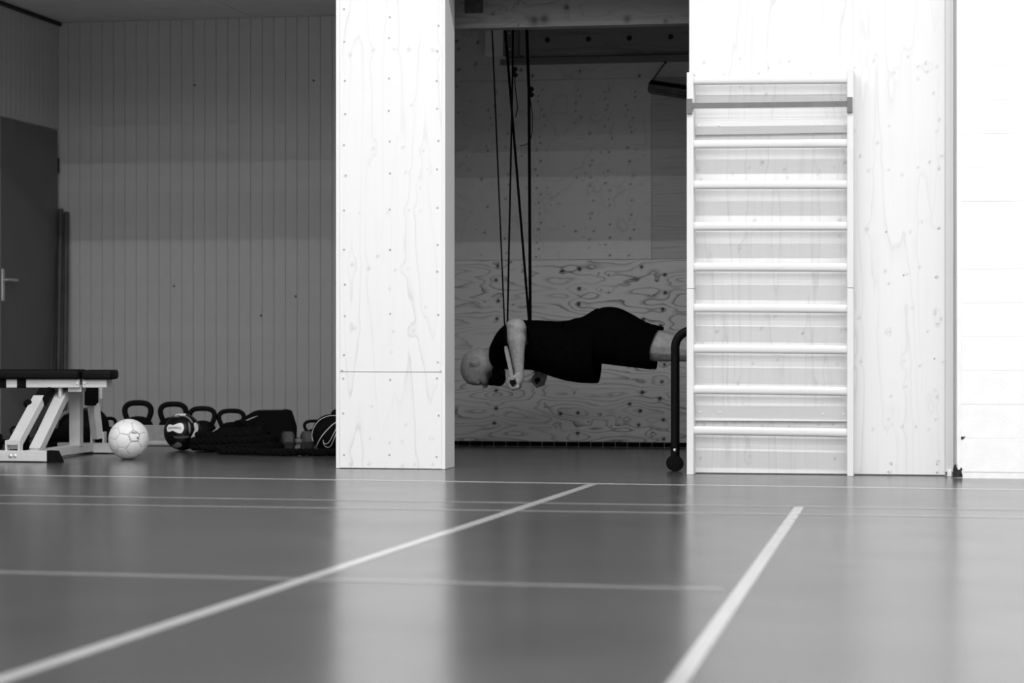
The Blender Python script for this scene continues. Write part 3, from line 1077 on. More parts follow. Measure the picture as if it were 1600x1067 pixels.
# ears and eyes detail
for sgn in (-1, 1):
    e0 = P(744.5, 566, 0.088 * sgn)
    MB().ell(e0, (0.013, 0.004, 0.008)).build('ear_hollow', M_SKIN, man, True)
    MB().ell(P(751, 598.5, 0.030 * sgn), (0.011, 0.012, 0.008)).build('eye', mat('eye_dark', 0.05, 0.3, 0.5, 0.2, 60), man, True)
# beard
bd = MB()
bd.ell(P(775, 587), (0.052, 0.062, 0.056))
bd.ell(P(780, 591), (0.036, 0.052, 0.044))
bd.ell(P(768, 592), (0.030, 0.058, 0.038))
for sgn in (-1, 1):
    bd.cap(P(782, 566, 0.030 * sgn), P(775, 580, 0.045 * sgn), 0.018, 0.022)
remesh(bd, 'beard', M_BEARD, 0.006, man, 3)


def loft(stations, m, name, parent, n=36, power=2.3, thick=0.004, wrinkle=0.0, dy=0.0, shear=None, cap_ends=False, seed=1):
    rr = random.Random(seed)
    mb = MB()
    rings = []
    for si, (px, yt, ybm, hw) in enumerate(stations):
        top, bot = P(px, yt, dy), P(px, ybm, dy)
        c = (top + bot) / 2
        hh = (top.z - bot.z) / 2
        ring = []
        for k in range(n):
            t = 2 * math.pi * k / n
            a, b = math.cos(t), math.sin(t)
            f_ = (abs(a) ** power + abs(b) ** power) ** (-1 / power)
            wk = 1 + wrinkle * math.sin(5 * t + si * 1.9) * math.sin(si * 2.3 + 2 * t)
            v = Vector((c.x, c.y + a * f_ * hw * wk, c.z + b * f_ * hh * (1 + 0.3 * (wk - 1))))
            if shear and si >= len(stations) - shear[2]:
                v.x += (shear[0] if b > 0 else shear[1]) * abs(b) * PXM
            ring.append(mb.bm.verts.new(v))
        rings.append(ring)
    for i in range(len(rings) - 1):
        for k in range(n):
            mb.bm.faces.new((rings[i][k], rings[i][(k + 1) % n], rings[i + 1][(k + 1) % n], rings[i + 1][k]))
    if cap_ends:
        mb.bm.faces.new(rings[0])
    o = mb.build(name, m, parent, False)
    for p_ in o.data.polygons:
        p_.use_smooth = True
    sd = o.modifiers.new('thickness', 'SOLIDIFY')
    sd.thickness = thick
    sd.offset = -1
    ss = o.modifiers.new('subd', 'SUBSURF')
    ss.levels = ss.render_levels = 1
    return o


loft([(767, 541, 566, 0.066), (769, 536, 570, 0.085), (774, 527, 575, 0.125), (780, 517, 577, 0.165), (788, 508, 577, 0.195), (800, 501.5, 577, 0.205), (820, 499.5, 577, 0.20),
      (835, 500, 578.5, 0.195), (848, 500.5, 583, 0.19), (860, 501.5, 588, 0.185), (875, 502.5, 592.5, 0.182), (884, 501, 595, 0.182), (893, 500, 596.5, 0.182),
      (899, 496.5, 597.5, 0.182), (906, 497.5, 598.3, 0.183), (918, 491, 599, 0.19), (934, 480.5, 599.5, 0.196)], M_SHIRT, 'tshirt', man, wrinkle=0.035, seed=4)
for sgn in (-1, 1):
    s0 = PA(801, 538, 0.15 * sgn)
    s1 = PA(808, 524, 0.30 * sgn)
    sl = MB().tube([s0, s0.lerp(s1, 0.35), s0.lerp(s1, 0.7), s1], [0.088, 0.085, 0.078, 0.074], 20, cap=False).build('sleeve', M_SHIRT, man, True)
    sd = sl.modifiers.new('thickness', 'SOLIDIFY')
    sd.thickness = 0.004
sho = loft([(893, 502, 566, 0.155), (905, 498, 568, 0.168), (918, 491.5, 569, 0.178), (930, 484, 568, 0.186), (942, 479.5, 568, 0.19), (955, 478.3, 570, 0.192), (970, 481, 572, 0.190),
            (984, 489, 573, 0.182)], M_SHIRT, 'shorts', man, wrinkle=0.02, power=2.4, seed=9)
for sgn in (-1, 1):
    lg = loft([(968, 483, 571, 0.090), (985, 490, 573, 0.098), (1000, 500, 574.5, 0.100), (1012, 505.5, 576, 0.102), (1022, 510.5, 577.5, 0.104)], M_SHIRT, 'shorts_leg', sho,
              wrinkle=0.025, dy=0.094 * sgn, shear=(13, 0, 1), power=2.3, seed=12)
MB().tube([P(884, 506, -0.155), P(884, 504, -0.08), P(884, 502.5, 0.0), P(884, 504, 0.08)], 0.006).build('drawstring', M_SHIRT, sho, True)

# support for the feet, out of sight behind the front wall
an = P(1196, 566)
bxz = an.z - 0.105 - 0.041
bx = empty('plyo_box', (an.x + 0.10, YM, 0))
tag(bx, 'plywood jump box that carries the feet behind the front wall', 'box')
MB().box(an.x - 0.13, an.x + 0.28, YM - 0.28, YM + 0.28, 0, bxz - 0.03, 0.003).build('box_body', M_PLY_EDGE, bx)
MB().box(an.x - 0.13, an.x + 0.28, YM - 0.28, YM + 0.28, bxz - 0.03, bxz, 0.01).build('pad', M_BLACK, bx)

# ------------------------------------------------------------------ suspension straps
ZTOP = ZC + 0.0


def strap_line(pts, wd, name, parent, m=M_WEB):
    return MB().tube(pts, wd / 2, 8).build(name, m, parent, True)


for idx, (tops, buckle, tail, sgn, wd, lab) in enumerate((
        (((769, 788), (801.5, 793)), (802.5, 113), [(804, 122), (806, 145), (809, 168), (805.5, 183)], -1, (0.008, 0.010),
         'black suspension strap held by the fist beside the beard'),
        (((789.5, 826.5), (823, 828.5)), (828, 144), [(828, 152), (832, 180), (831.5, 205), (828, 222), (820, 227), (813, 227.5)], 1, (0.014, 0.017),
         'thicker black suspension strap that passes behind the back'))):
    Yt = YM + (-0.30 if sgn < 0 else 0.12)
    Yh = YM + 0.385 * sgn
    ob = empty('suspension_strap', (PA(805, 597, 0.385).x, Yh, PA(805, 597, 0.385).z))
    tag(ob, lab, 'strap', 'suspension straps hanging over the person')
    grip = Vector((PA(805, 597, 0.385).x, Yh, PA(805, 597, 0.385).z))

    def at(px, py, Y):
        return onY(px, py, Y)
    # pixel y 48 at the beam, y 500 at the shoulders: interpolate depth, then on up to the ceiling
    pyj = 541 if sgn < 0 else 560
    fj = (pyj - 48) / (597 - 48)
    Yj = Yt + (Yh - Yt) * fj
    jp = grip + Vector((-0.004 if sgn < 0 else -0.004, 0, 0.19))
    if sgn < 0:
        jp = at(790.5, pyj, Yj)
    else:
        jp = at(831, pyj, Yj)
    for li, (pt, pb) in enumerate(tops):
        a = at(pt, 48, Yt)
        b = at(pb, 500, Yt + (Yh - Yt) * (452 / 549.0))
        d = (a - b).normalized()
        top = a + d * ((ZTOP - a.z) / d.z)
        if li == 1:
            bk = at(buckle[0] - 1.5, buckle[1], Yt)
            strap_line([top, a, bk, b, jp], wd[li], 'strap', ob)
        else:
            strap_line([top, a, b, jp], wd[li], 'strap', ob)
    bc = at(buckle[0] + 0.6, buckle[1], Yt - 0.012)
    bk_o = MB().tube([bc + Vector((0.004, 0, 0.028)), bc + Vector((0.010, 0, 0.016)), bc + Vector((0.002, 0, 0)), bc + Vector((0.011, 0, -0.014)), bc + Vector((0.003, 0, -0.028))],
                     [0.008, 0.012, 0.008, 0.013, 0.007], 10).build('buckle', M_STEELBLACK, ob, True)
    MB().tube([at(a, b, Yt - 0.01) for a, b in tail], 0.005, 8, squash=(1, 0.5)).build('loose_tail', M_WEB, ob, True)
    # loop of lighter webbing to the grip
    for e in (-0.055, 0.055):
        MB().tube([jp, jp.lerp(grip + Vector((0, e, 0)), 0.15) + Vector((0.0, e * 0.15, 0)), grip + Vector((-0.004, e, 0.012))], [0.009, 0.012, 0.010], 10, squash=(0.4, 1.0)).build('grip_loop', M_WEBLT, ob, True)
    MB().tube([grip + Vector((0, -0.062, 0)), grip + Vector((0, 0.062, 0))], 0.013, 14).build('grip', M_BLACK, ob, True)
    top_c = at((tops[0][0] + tops[1][0]) / 2, 48, Yt)
    MB().box(top_c.x - 0.1, top_c.x + 0.1, Yt - 0.02, Yt + 0.02, ZTOP - 0.03, ZTOP + 0.02, 0.004).build('ceiling_anchor', M_GREYSTEEL, ob)

# hanging wooden bar by the niche wall
YHB = YN - 0.10
hb = empty('hanging_bar', onY(1045, 142, YHB))
tag(hb, 'dark rounded bar hanging tilted from a cord near the wall bars', 'bar')
a, b = onY(1021, 138, YHB), onY(1110, 151.5, YHB)
dirv = (b - a).normalized()
ang = math.atan2(dirv.z, dirv.x)
Mh = Matrix.Translation(a) @ Matrix.Rotation(-ang, 4, 'Y')
hl = (b - a).length
m_hb = mat('dark_varnished_wood', 0.10, 0.5, 0.4, 0.2, 20)
MB().box(-0.032, hl, -0.035, 0.035, -0.033, 0.045, 0.022, Mh, 4).build('bar_body', m_hb, hb, True)
MB().box(-0.022, hl - 0.02, -0.038, 0.03, 0.018, 0.044, 0.006, Mh).build('top_strip', M_BLACK, hb)
for zz, xa, xb in ((-0.006, 0.0, 0.12), (-0.018, 0.02, 0.30), (-0.002, 0.14, 0.2)):
    MB().box(xa, xb, -0.0375, -0.03, zz - 0.0022, zz + 0.0022, 0, Mh).build('groove', M_DARK, hb)  # thin dark strips standing slightly proud of the bar face
MB().box(0.20, 0.26, -0.0385, 0.03, -0.026, 0.012, 0.002, Mh).build('clamp', M_BLACK, hb)
MB().tube([onY(1018, 128, YHB - 0.03), onY(1030, 111, YHB), onY(1039.5, 97.5, YN - 0.04)], 0.0035, 6).build('cord', M_WEB, hb, True)
MB().tube([onY(1070, 141, YHB), onY(1100, 110, YHB), onY(1120, 97.5, YN - 0.04)], 0.0035, 6).build('cord', M_WEB, hb, True)
p = onY(1040, 97.5, YN - 0.04)
MB().ell(p, 0.007).build('hook', M_DARK, hb, True)

# ------------------------------------------------------------------ store contents
# adjustable bench ------------------------------------------------
B0 = onZ(45, 722)
B1 = onZ(142, 708.5)
bdv = (B1 - B0)
BL = bdv.length
bdv.normalize()
bang = math.atan2(bdv.y, bdv.x) - R(90)
bench = empty('weight_bench', B0)
bench.rotation_euler = (0, 0, bang)
tag(bench, 'white adjustable weight bench with black padding beside the door', 'bench')
BM = Matrix.Translation(B0) @ Matrix.Rotation(bang, 4, 'Z')


def bpart(mb, name, m, parent=bench, smooth=False):
    bmesh.ops.transform(mb.bm, matrix=BM, verts=mb.bm.verts)
    return mb.build(name, m, parent, smooth)


def cfoot(l, half, left):
    bpart(MB().box(-left, half, l - 0.0275, l + 0.0275, 0.006, 0.061, 0.003), 'foot_bar', M_WHITEMETAL)
    for sg in (-1, 1):
        mb = MB()
        x0_, x1_ = (half, half + 0.075) if sg > 0 else (-left, -left - 0.075)
        vs = []
        for yy in (l - 0.029, l + 0.029):
            for (xx, zz) in ((x0_, 0.0), (x1_, 0.0), (x0_ + (x1_ - x0_) * 0.62, 0.060), (x0_, 0.063)):
                vs.append(mb.bm.verts.new((xx, yy, zz)))
        for f_ in ((0, 1, 2, 3), (4, 5, 6, 7), (0, 1, 5, 4), (1, 2, 6, 5), (2, 3, 7, 6), (3, 0, 4, 7)):
            mb.bm.faces.new([vs[i] for i in f_])
        bpart(mb, 'end_cap', M_BLACK)
    for xx in (-0.065, -0.16 if half > 0.15 else -0.09):
        mb = MB().lathe([(0.009, 0), (0.009, 0.005), (0.004, 0.008)], (xx, l - 0.0275, 0.034), 10, Matrix.Rotation(R(90), 4, 'X'))
        bpart(mb, 'bolt', M_STEEL)


cfoot(0.0, 0.11, 0.28)
cfoot(BL, 0.19, 0.19)
bpart(MB().box(-0.026, 0.026, 0.02, BL, 0.012, 0.062, 0.004), 'spine_beam', M_WHITEMETAL)
bpart(MB().box(-0.031, 0.031, 0.70, 0.762, 0.05, 0.388, 0.004), 'post', M_WHITEMETAL)
# curved strut
mb = MB()
pth = [(0, 0.10, 0.055), (0, 0.24, 0.15), (0, 0.38, 0.25), (0, 0.48, 0.32), (0, 0.54, 0.35), (0, 0.60, 0.365), (0, 0.71, 0.37)]
for a, b in zip(pth[:-1], pth[1:]):
    d = (Vector(b) - Vector(a)).normalized() * 0.006
    mb.bar(Vector(a) - d, Vector(b) + d, 0.062, 0.05, up=(0, 0, 1), bevel=0.003)
bpart(mb, 'curved_strut', M_WHITEMETAL)
# adjustment strut at the near end with its fork
bpart(MB().bar((-0.085, 0.01, 0.085), (-0.075, 0.36, 0.325), 0.062, 0.05, bevel=0.004), 'adjustment_strut', M_WHITEMETAL)
for sx in (-0.119, -0.049):
    bpart(MB().box(sx - 0.006, sx + 0.006, -0.022, 0.03, 0.055, 0.115, 0.004), 'fork', M_WHITEMETAL)
bpart(MB().box(-0.113, -0.055, -0.021, -0.012, 0.09, 0.118, 0.003), 'fork', M_WHITEMETAL)
bpart(MB().bar((-0.070, 0.34, 0.305), (-0.060, 0.46, 0.385), 0.066, 0.055, bevel=0.004), 'sleeve', M_BLACK)
bpart(MB().box(0.0, 0.018, 0.44, 0.475, 0.325, 0.40, 0.006), 'lug', M_WHITEMETAL)
# seat strut at the far end
bpart(MB().bar((0.045, BL - 0.02, 0.085), (0.030, 0.93, 0.285), 0.06, 0.045, bevel=0.004), 'seat_strut', M_WHITEMETAL)
for sx in (0.012, 0.082):
    bpart(MB().box(sx - 0.006, sx + 0.006, BL - 0.03, BL + 0.02, 0.055, 0.125, 0.004), 'fork', M_WHITEMETAL)
bpart(MB().box(0.0, 0.055, 0.86, 0.95, 0.275, 0.375, 0.006), 'sleeve', M_BLACK)
bpart(MB().box(0.062, 0.08, 0.93, 0.965, 0.305, 0.40, 0.006), 'lug', M_WHITEMETAL)
# pad rails and pads (the top is swung round on the post)
TD = 12.98
tc_ = CAMP + ray(131, 533.5) * TD
BM2 = Matrix.Translation(Vector((tc_.x, tc_.y, 0))) @ Matrix.Rotation(YAW + R(1.0), 4, 'Z')


def tpart(mb, name, m, smooth=False):
    bmesh.ops.transform(mb.bm, matrix=BM2, verts=mb.bm.verts)
    return mb.build(name, m, bench, smooth)


zr0, zr1 = 0.384, 0.430
for wy in (-0.085, 0.085):
    tpart(MB().box(-0.78, -0.007, wy - 0.016, wy + 0.016, zr0, zr1, 0.003), 'back_rail', M_WHITEMETAL)
    tpart(MB().box(0.008, 0.140, wy - 0.016, wy + 0.016, zr0, zr1, 0.003), 'seat_rail', M_WHITEMETAL)
    for u0, u1 in ((-0.456, -0.404), (-0.346, -0.296)):
        tpart(MB().box(u0, u1, wy - 0.019, wy + 0.019, zr0 - 0.002, zr1 + 0.001, 0.003), 'rail_sleeve', M_BLACK)
for u0 in (-0.018, 0.020):
    tpart(MB().tube([(u0, -0.108, 0.410), (u0, 0.108, 0.410)], 0.008, 10), 'pivot_bolt', M_STEEL, True)
tpart(MB().box(-0.075, 0.0, -0.075, 0.075, 0.36, 0.40, 0.004), 'pivot_block', M_WHITEMETAL)
tpart(MB().box(-0.86, -0.004, -0.13, 0.13, zr1, 0.482, 0.015, None, 4), 'back_pad', M_VINYL, True)
tpart(MB().box(0.006, 0.172, -0.13, 0.13, zr1 - 0.003, 0.479, 0.015, None, 4), 'seat_pad', M_VINYL, True)
mb = MB().tube([(-0.10, 0.30, 0.30), (-0.06, 0.32, 0.315)], 0.006, 8)
bpart(mb, 'pin', M_STEEL, bench, True)
mb = MB().ell((-0.115, 0.29, 0.30), 0.024)
bpart(mb, 'knob', M_BLACK, bench, True)


# balls ------------------------------------------------------------
def look_matrix(fwd, up=(0, 0, 1)):
    f_ = Vector(fwd).normalized()
    r_ = Vector(up).cross(f_)
    r_.normalize()
    u_ = f_.cross(r_)
    return Matrix((r_, f_, u_)).transposed()


def cam_axes(c):
    """unit vectors at point c: towards camera, right, up as seen from the photograph's side"""
    to = (CAMP - c).normalized()
    right = Vector((cy, sy, 0))
    right = (right - to * right.dot(to)).normalized()
    up = to.cross(right)
    if up.z < 0:
        up = -up
    return to, right, up


def football(c, r, pdir, twist):
    ph = (1 + 5 ** 0.5) / 2
    ico = []
    for a in (-1, 1):
        for b in (-ph, ph):
            ico += [(0, a, b), (a, b, 0), (b, 0, a)]
    ico = [Vector(v).normalized() for v in ico]
    el_ = min((ico[0] - v).length for v in ico[1:])
    nb_ = {i: [j for j in range(12) if j != i and (ico[i] - ico[j]).length < el_ * 1.1] for i in range(12)}
    # rotate so that vertex 0 (a pentagon) looks along pdir
    q_ = ico[0].rotation_difference(Vector(pdir).normalized())
    tw_ = Matrix.Rotation(twist, 3, Vector(pdir).normalized())
    rot = tw_ @ q_.to_matrix()
    root = empty('football', c - Vector((0, 0, r)))

    def order(pts, n):
        a = (pts[0] - n * pts[0].dot(n)).normalized()
        b = n.cross(a)
        return sorted(pts, key=lambda p_: math.atan2(p_.dot(b), p_.dot(a)))
    polys = []
    for i in range(12):
        polys.append(order([ico[i].lerp(ico[j], 1 / 3) for j in nb_[i]], ico[i]))
    done = set()
    for i in range(12):
        for j in nb_[i]:
            for k in nb_[i]:
                if j < k and j in nb_[k] and i < j:
                    n = (ico[i] + ico[j] + ico[k]).normalized()
                    pts = []
                    for a, b in ((i, j), (j, i), (j, k), (k, j), (k, i), (i, k)):
                        pts.append(ico[a].lerp(ico[b], 1 / 3))
                    polys.append(order(pts, n))
    MB().ell(c, r * 0.978, u=24, v=16).build('bladder', M_PRINT, root, True)
    for pi, po in enumerate(polys):
        cen = sum(po, Vector()) / len(po)
        mb = MB()
        bm_ = mb.bm
        lev = []
        for s_, hgt in ((0.972, 0.972), (0.955, 0.994), (0.85, 1.0), (0.55, 1.0)):
            ringv = []
            for a, b in zip(po, po[1:] + po[:1]):
                for t in (0, 0.5):
                    v = cen.lerp(a.lerp(b, t), s_).normalized()
                    ringv.append(bm_.verts.new(rot @ v * r * hgt + c))
            lev.append(ringv)
        top = bm_.verts.new(rot @ cen.normalized() * r + c)
        n = len(lev[0])
        for a in range(len(lev) - 1):
            for k in range(n):
                bm_.faces.new((lev[a][k], lev[a][(k + 1) % n], lev[a + 1][(k + 1) % n], lev[a + 1][k]))
        for k in range(n):
            bm_.faces.new((lev[-1][k], lev[-1][(k + 1) % n], top))
        pn = mb.build('panel', M_BALLW, root, True)
        if pi == 0:
            # printed pentagon outline, top bar and small dot
            mb2 = MB()
            ringp = []
            for a, b in zip(po, po[1:] + po[:1]):
                for t in (0, 0.33, 0.66):
                    ringp.append(rot @ cen.lerp(a.lerp(b, t), 0.80).normalized() * r * 1.003 + c)
            ringp.append(ringp[0])
            mb2.tube(ringp, 0.0014, 6)
            mb2.build('print', M_PRINT, pn)
            to, ri, up_ = cam_axes(c)
            dc = (rot @ cen).normalized()
            v = (dc + ri * 0.16 - up_ * 0.08).normalized()
            MB().ell(c + v * r * 1.0, (0.006, 0.003, 0.006)).build('valve', M_PRINT, pn, True)
            v1 = [(dc + ri * t - up_ * (-0.17 + 0.05 * t * t)).normalized() * r * 1.003 + c for t in (-0.13, -0.05, 0.05, 0.13)]
            MB().tube(v1, 0.003, 6).build('print', M_PRINT, pn)
    return root


fr = 0.109
fz = onZ(201, 717.6)
fc = Vector((fz.x, fz.y + 0.0, fr))
dpx = (fc - CAMP)
to, ri, up_ = cam_axes(fc)
fb = football(fc, fr, to * 0.93 + ri * 0.28 + up_ * 0.14, 0.35)
tag(fb, 'white panelled football on the floor next to the weight bench', 'ball')


def sphere_patch(c, r, dirv, upv, outline, m, parent, name, lift=1.006):
    """outline in tangent-plane units of the radius, filled and laid on the sphere"""
    n = Vector(dirv).normalized()
    u_ = Vector(upv)
    u_ = (u_ - n * u_.dot(n)).normalized()
    r_ = u_.cross(n)
    mb = MB()
    vs = [mb.bm.verts.new((x_, 0, y_)) for x_, y_ in outline]
    f_ = mb.bm.faces.new(vs)
    bmesh.ops.triangulate(mb.bm, faces=[f_])
    bmesh.ops.subdivide_edges(mb.bm, edges=mb.bm.edges[:], cuts=3, use_grid_fill=True)
    bmesh.ops.triangulate(mb.bm, faces=mb.bm.faces[:])
    for v in mb.bm.verts:
        d = (n + r_ * v.co.x + u_ * v.co.z).normalized()
        v.co = c + d * r * lift
    return mb.build(name, m, parent, True)


def hourglass(wl=0.44, wr=0.46, h0=0.22, h1=0.30, waist=0.15, n=14):
    pts = []
    ts = [i / n for i in range(n + 1)]

    def hh(t):
        x_ = -1 + 2 * t
        endr = (1 - abs(x_) ** 3.2) ** 0.5 if abs(x_) < 1 else 0
        base = waist + (h1 - waist) * max(0, x_ + 0.12) ** 0.9 * 1.15 if x_ > -0.12 else waist + (h0 - waist) * (-x_ - 0.12) * 1.1
        return min(base, max(h0, h1)) * endr
    for t in ts:
        pts.append(((-wl + (wl + wr) * t), hh(t)))
    for t in reversed(ts[1:-1]):
        pts.append(((-wl + (wl + wr) * t), -hh(t)))
    return pts


hr = 0.108
hz = onZ(285, 703.5)
hc = Vector((hz.x, hz.y, hr))
hbroot = empty('patterned_ball', hc - Vector((0, 0, hr)))
tag(hbroot, 'glossy black ball with white hourglass panels in front of the kettlebells', 'ball')
MB().ell(hc, hr, u=40, v=24).build('ball_shell', M_BLACKGLOSS, hbroot, True)
to, ri, up_ = cam_axes(hc)


def bdir(px, py):
    x_, y_ = (px - 284.5) / 28.5, (675.5 - py) / 28.5
    zz = max(0.02, 1 - x_ * x_ - y_ * y_) ** 0.5
    return ri * x_ + up_ * y_ + to * zz


fp = sphere_patch(hc, hr, bdir(272.5, 669.5), up_, hourglass(0.62, 0.58, 0.34, 0.38, 0.14), M_WHITEP, hbroot, 'white_panel')
dn = bdir(272.5, 669.5)
for k in range(8):
    xo = -0.42 + k * 0.085
    sphere_patch(hc, hr, dn, up_, [(xo, -0.045), (xo + 0.06, -0.045), (xo + 0.06, 0.055), (xo, 0.055)], M_GREYP, fp, 'print', 1.010)
ringp = [(0.33 + 0.075 * math.cos(t), 0.0 + 0.085 * math.sin(t)) for t in [2 * math.pi * i / 14 for i in range(14)]]
sphere_patch(hc, hr, dn, up_, ringp, M_GREYP, fp, 'print', 1.010)
ringp = [(0.33 + 0.045 * math.cos(t), 0.01 + 0.05 * math.sin(t)) for t in [2 * math.pi * i / 14 for i in range(14)]]
sphere_patch(hc, hr, dn, up_, ringp, M_WHITEP, fp, 'print', 1.013)
sphere_patch(hc, hr, bdir(306, 675), (up_ * 0.2 + ri * 1.0).normalized(), [(y_ * 1.0, x_ * 0.8) for x_, y_ in [(0, 0)]] or [], M_WHITEP, hbroot, 'white_panel') if False else None
sp = sphere_patch(hc, hr, bdir(305.5, 676), (ri * 1 - up_ * 0.15), hourglass(0.62, 0.58, 0.30, 0.32, 0.13), M_WHITEP, hbroot, 'white_panel')
sphere_patch(hc, hr, bdir(304, 687), (ri * 1 - up_ * 0.4), [(-0.14, -0.09), (0.14, -0.09), (0.14, 0.05), (-0.14, 0.05)], M_DKGREY, sp, 'print', 1.010)
sphere_patch(hc, hr, bdir(281, 648.5), up_, hourglass(0.34, 0.34, 0.25, 0.25, 0.16), M_WHITEP, hbroot, 'white_panel')
sphere_patch(hc, hr, bdir(276, 697), up_ - ri * 0.5, hourglass(0.34, 0.34, 0.22, 0.22, 0.14), M_GREYP, hbroot, 'grey_panel')
sphere_patch(hc, hr, bdir(292, 655), up_ + ri * 0.6, [(-0.42, 0.05), (-0.2, 0.16), (0.1, 0.15), (0.4, 0.02), (0.38, -0.08), (0.05, 0.02), (-0.25, 0.03)], M_GREYP, hbroot, 'grey_panel')
sphere_patch(hc, hr, bdir(295, 668), ri + up_ * 0.1, [(-0.36, 0.0), (-0.1, 0.07), (0.25, 0.06), (0.4, 0.0), (0.2, -0.05), (-0.15, -0.05)], M_GREYP, hbroot, 'grey_panel')
sphere_patch(hc, hr, bdir(274, 653), up_, [(-0.28, 0.02), (-0.1, 0.09), (0.18, 0.09), (0.24, 0.0), (0, -0.02)], M_GREYP, hbroot, 'grey_panel')
sphere_patch(hc, hr, bdir(283, 684), up_, [(-0.5, 0.05), (0.4, 0.09), (0.46, -0.03), (0.1, -0.06), (-0.4, -0.06)], M_DKGREY, hbroot, 'grey_panel')


# kettlebells ------------------------------------------------------
def kettlebell(px, base_y, H, rot, label, wide=1.0, name='kettlebell'):
    c = onZ(px, base_y)
    s_ = H / 0.266
    root = empty(name, c)
    tag(root, label, 'kettlebell', 'kettlebells along the boarded wall')
    Mk = Matrix.Translation(c) @ Matrix.Rotation(rot + YAW, 4, 'Z') @ Matrix.Scale(s_, 4)
    mb = MB().lathe([(0.055, 0.0), (0.062, 0.004), (0.085, 0.035), (0.098, 0.075), (0.098, 0.095), (0.088, 0.128), (0.066, 0.15), (0.035, 0.162), (0.002, 0.166)], (0, 0, 0), 28)
    bmesh.ops.transform(mb.bm, matrix=Mk, verts=mb.bm.verts)
    mb.build('bell', M_IRON, root, True)
    half = [(0.058, 0.125), (0.068, 0.150), (0.080, 0.180), (0.083, 0.205), (0.074, 0.228), (0.052, 0.243), (0.025, 0.2475)]
    pts = [(-a * wide, 0, b) for a, b in half] + [(0, 0, 0.248)] + [(a * wide, 0, b) for a, b in reversed(half)]
    # smooth the path
    pv = [Vector(p_) for p_ in pts]
    for it in range(2):
        out = [pv[0]]
        for a, b in zip(pv[:-1], pv[1:]):
            out += [a.lerp(b, 0.25), a.lerp(b, 0.75)]
        pv = out + [pv[-1]]
    mb = MB().tube(pv, 0.0175, 12)
    bmesh.ops.transform(mb.bm, matrix=Mk, verts=mb.bm.verts)
    mb.build('handle', M_IRON, root, True)
    return root


kettlebell(215.5, 691.5, 0.268, 0.0, 'largest black kettlebell standing behind the white football')
kettlebell(270.5, 691.0, 0.258, 0.1, 'black kettlebell right behind the patterned ball')
kettlebell(316, 694, 0.237, -0.05, 'black kettlebell between the patterned ball and the rope heap', 1.06)
kettlebell(361.5, 693.5, 0.220, 0.08, 'black kettlebell with its handle partly hidden by the black step', 1.14)
kettlebell(491, 693.5, 0.152, 0.0, 'smallest black kettlebell beside the grey dumbbell', 1.3)
kettlebell(539, 692, 0.222, 0.2, 'black kettlebell behind the black basketball next to the pillar', 1.15)

# low board in front of the kettlebells
lb = empty('low_beam', onZ(250, 698))
tag(lb, 'low grey wooden beam with rounded foot rail in front of the kettlebells', 'beam')
bp0, bp1 = onZ(185, 696.5), onZ(303, 697.6)
Yb0 = (bp0.y + bp1.y) / 2 + 0.02
xb0, xb1 = bp0.x, bp1.x
hb_top = ZatY(250, 665.5, Yb0)
MB().box(xb0, xb1, Yb0, Yb0 + 0.03, 0.02, hb_top, 0.002).build('plank', M_BOARDGREY, lb)
MB().box(xb0, xb1, Yb0 - 0.001, Yb0 + 0.031, hb_top, hb_top + 0.004, 0.001).build('edge_strip', M_BOARDLT, lb)
MB().tube([(xb0, Yb0 - 0.008, 0.0165), (xb1, Yb0 - 0.008, 0.0165)], 0.0165, 14).build('foot_rail', M_BOARDLT, lb, True)

# black things behind the bench
c = onZ(140, 697)
r_ = 0.118
sb_ = empty('slam_ball', c)
tag(sb_, 'black rubber slam ball behind the upright of the weight bench', 'ball')
MB().ell(c + Vector((0, 0, r_)), (r_, r_, r_), u=32, v=20).build('ball_shell', M_BLACK, sb_, True)
MB().tube([c + Vector((0.05 * math.cos(t), 0.05 * math.sin(t), 2 * r_ - 0.012)) for t in [2 * math.pi * k / 20 for k in range(21)]], 0.004, 6).build('ridge', M_DKGREY, sb_, True)
kettlebell(170, 692, 0.165, 0.9, 'small black kettlebell between the slam ball and white football', 1.1)
c = onZ(100, 695)
bg = empty('sandbag', c)
tag(bg, 'black training sandbag with a grey handle under the bench', 'bag')
mb = MB()
mb.ell(c + Vector((-0.02, 0.05, 0.10)), (0.16, 0.10, 0.10))
mb.ell(c + Vector((-0.10, 0.05, 0.07)), (0.10, 0.09, 0.07))
remesh(mb, 'bag_body', M_BLACK, 0.012, bg, 6)
MB().tube([c + Vector((-0.03, -0.05, 0.11)), c + Vector((-0.01, -0.085, 0.15)), c + Vector((0.02, -0.085, 0.19)), c + Vector((0.03, -0.03, 0.20))], 0.012, 10).build('bag_handle', M_GREYP, bg, True)


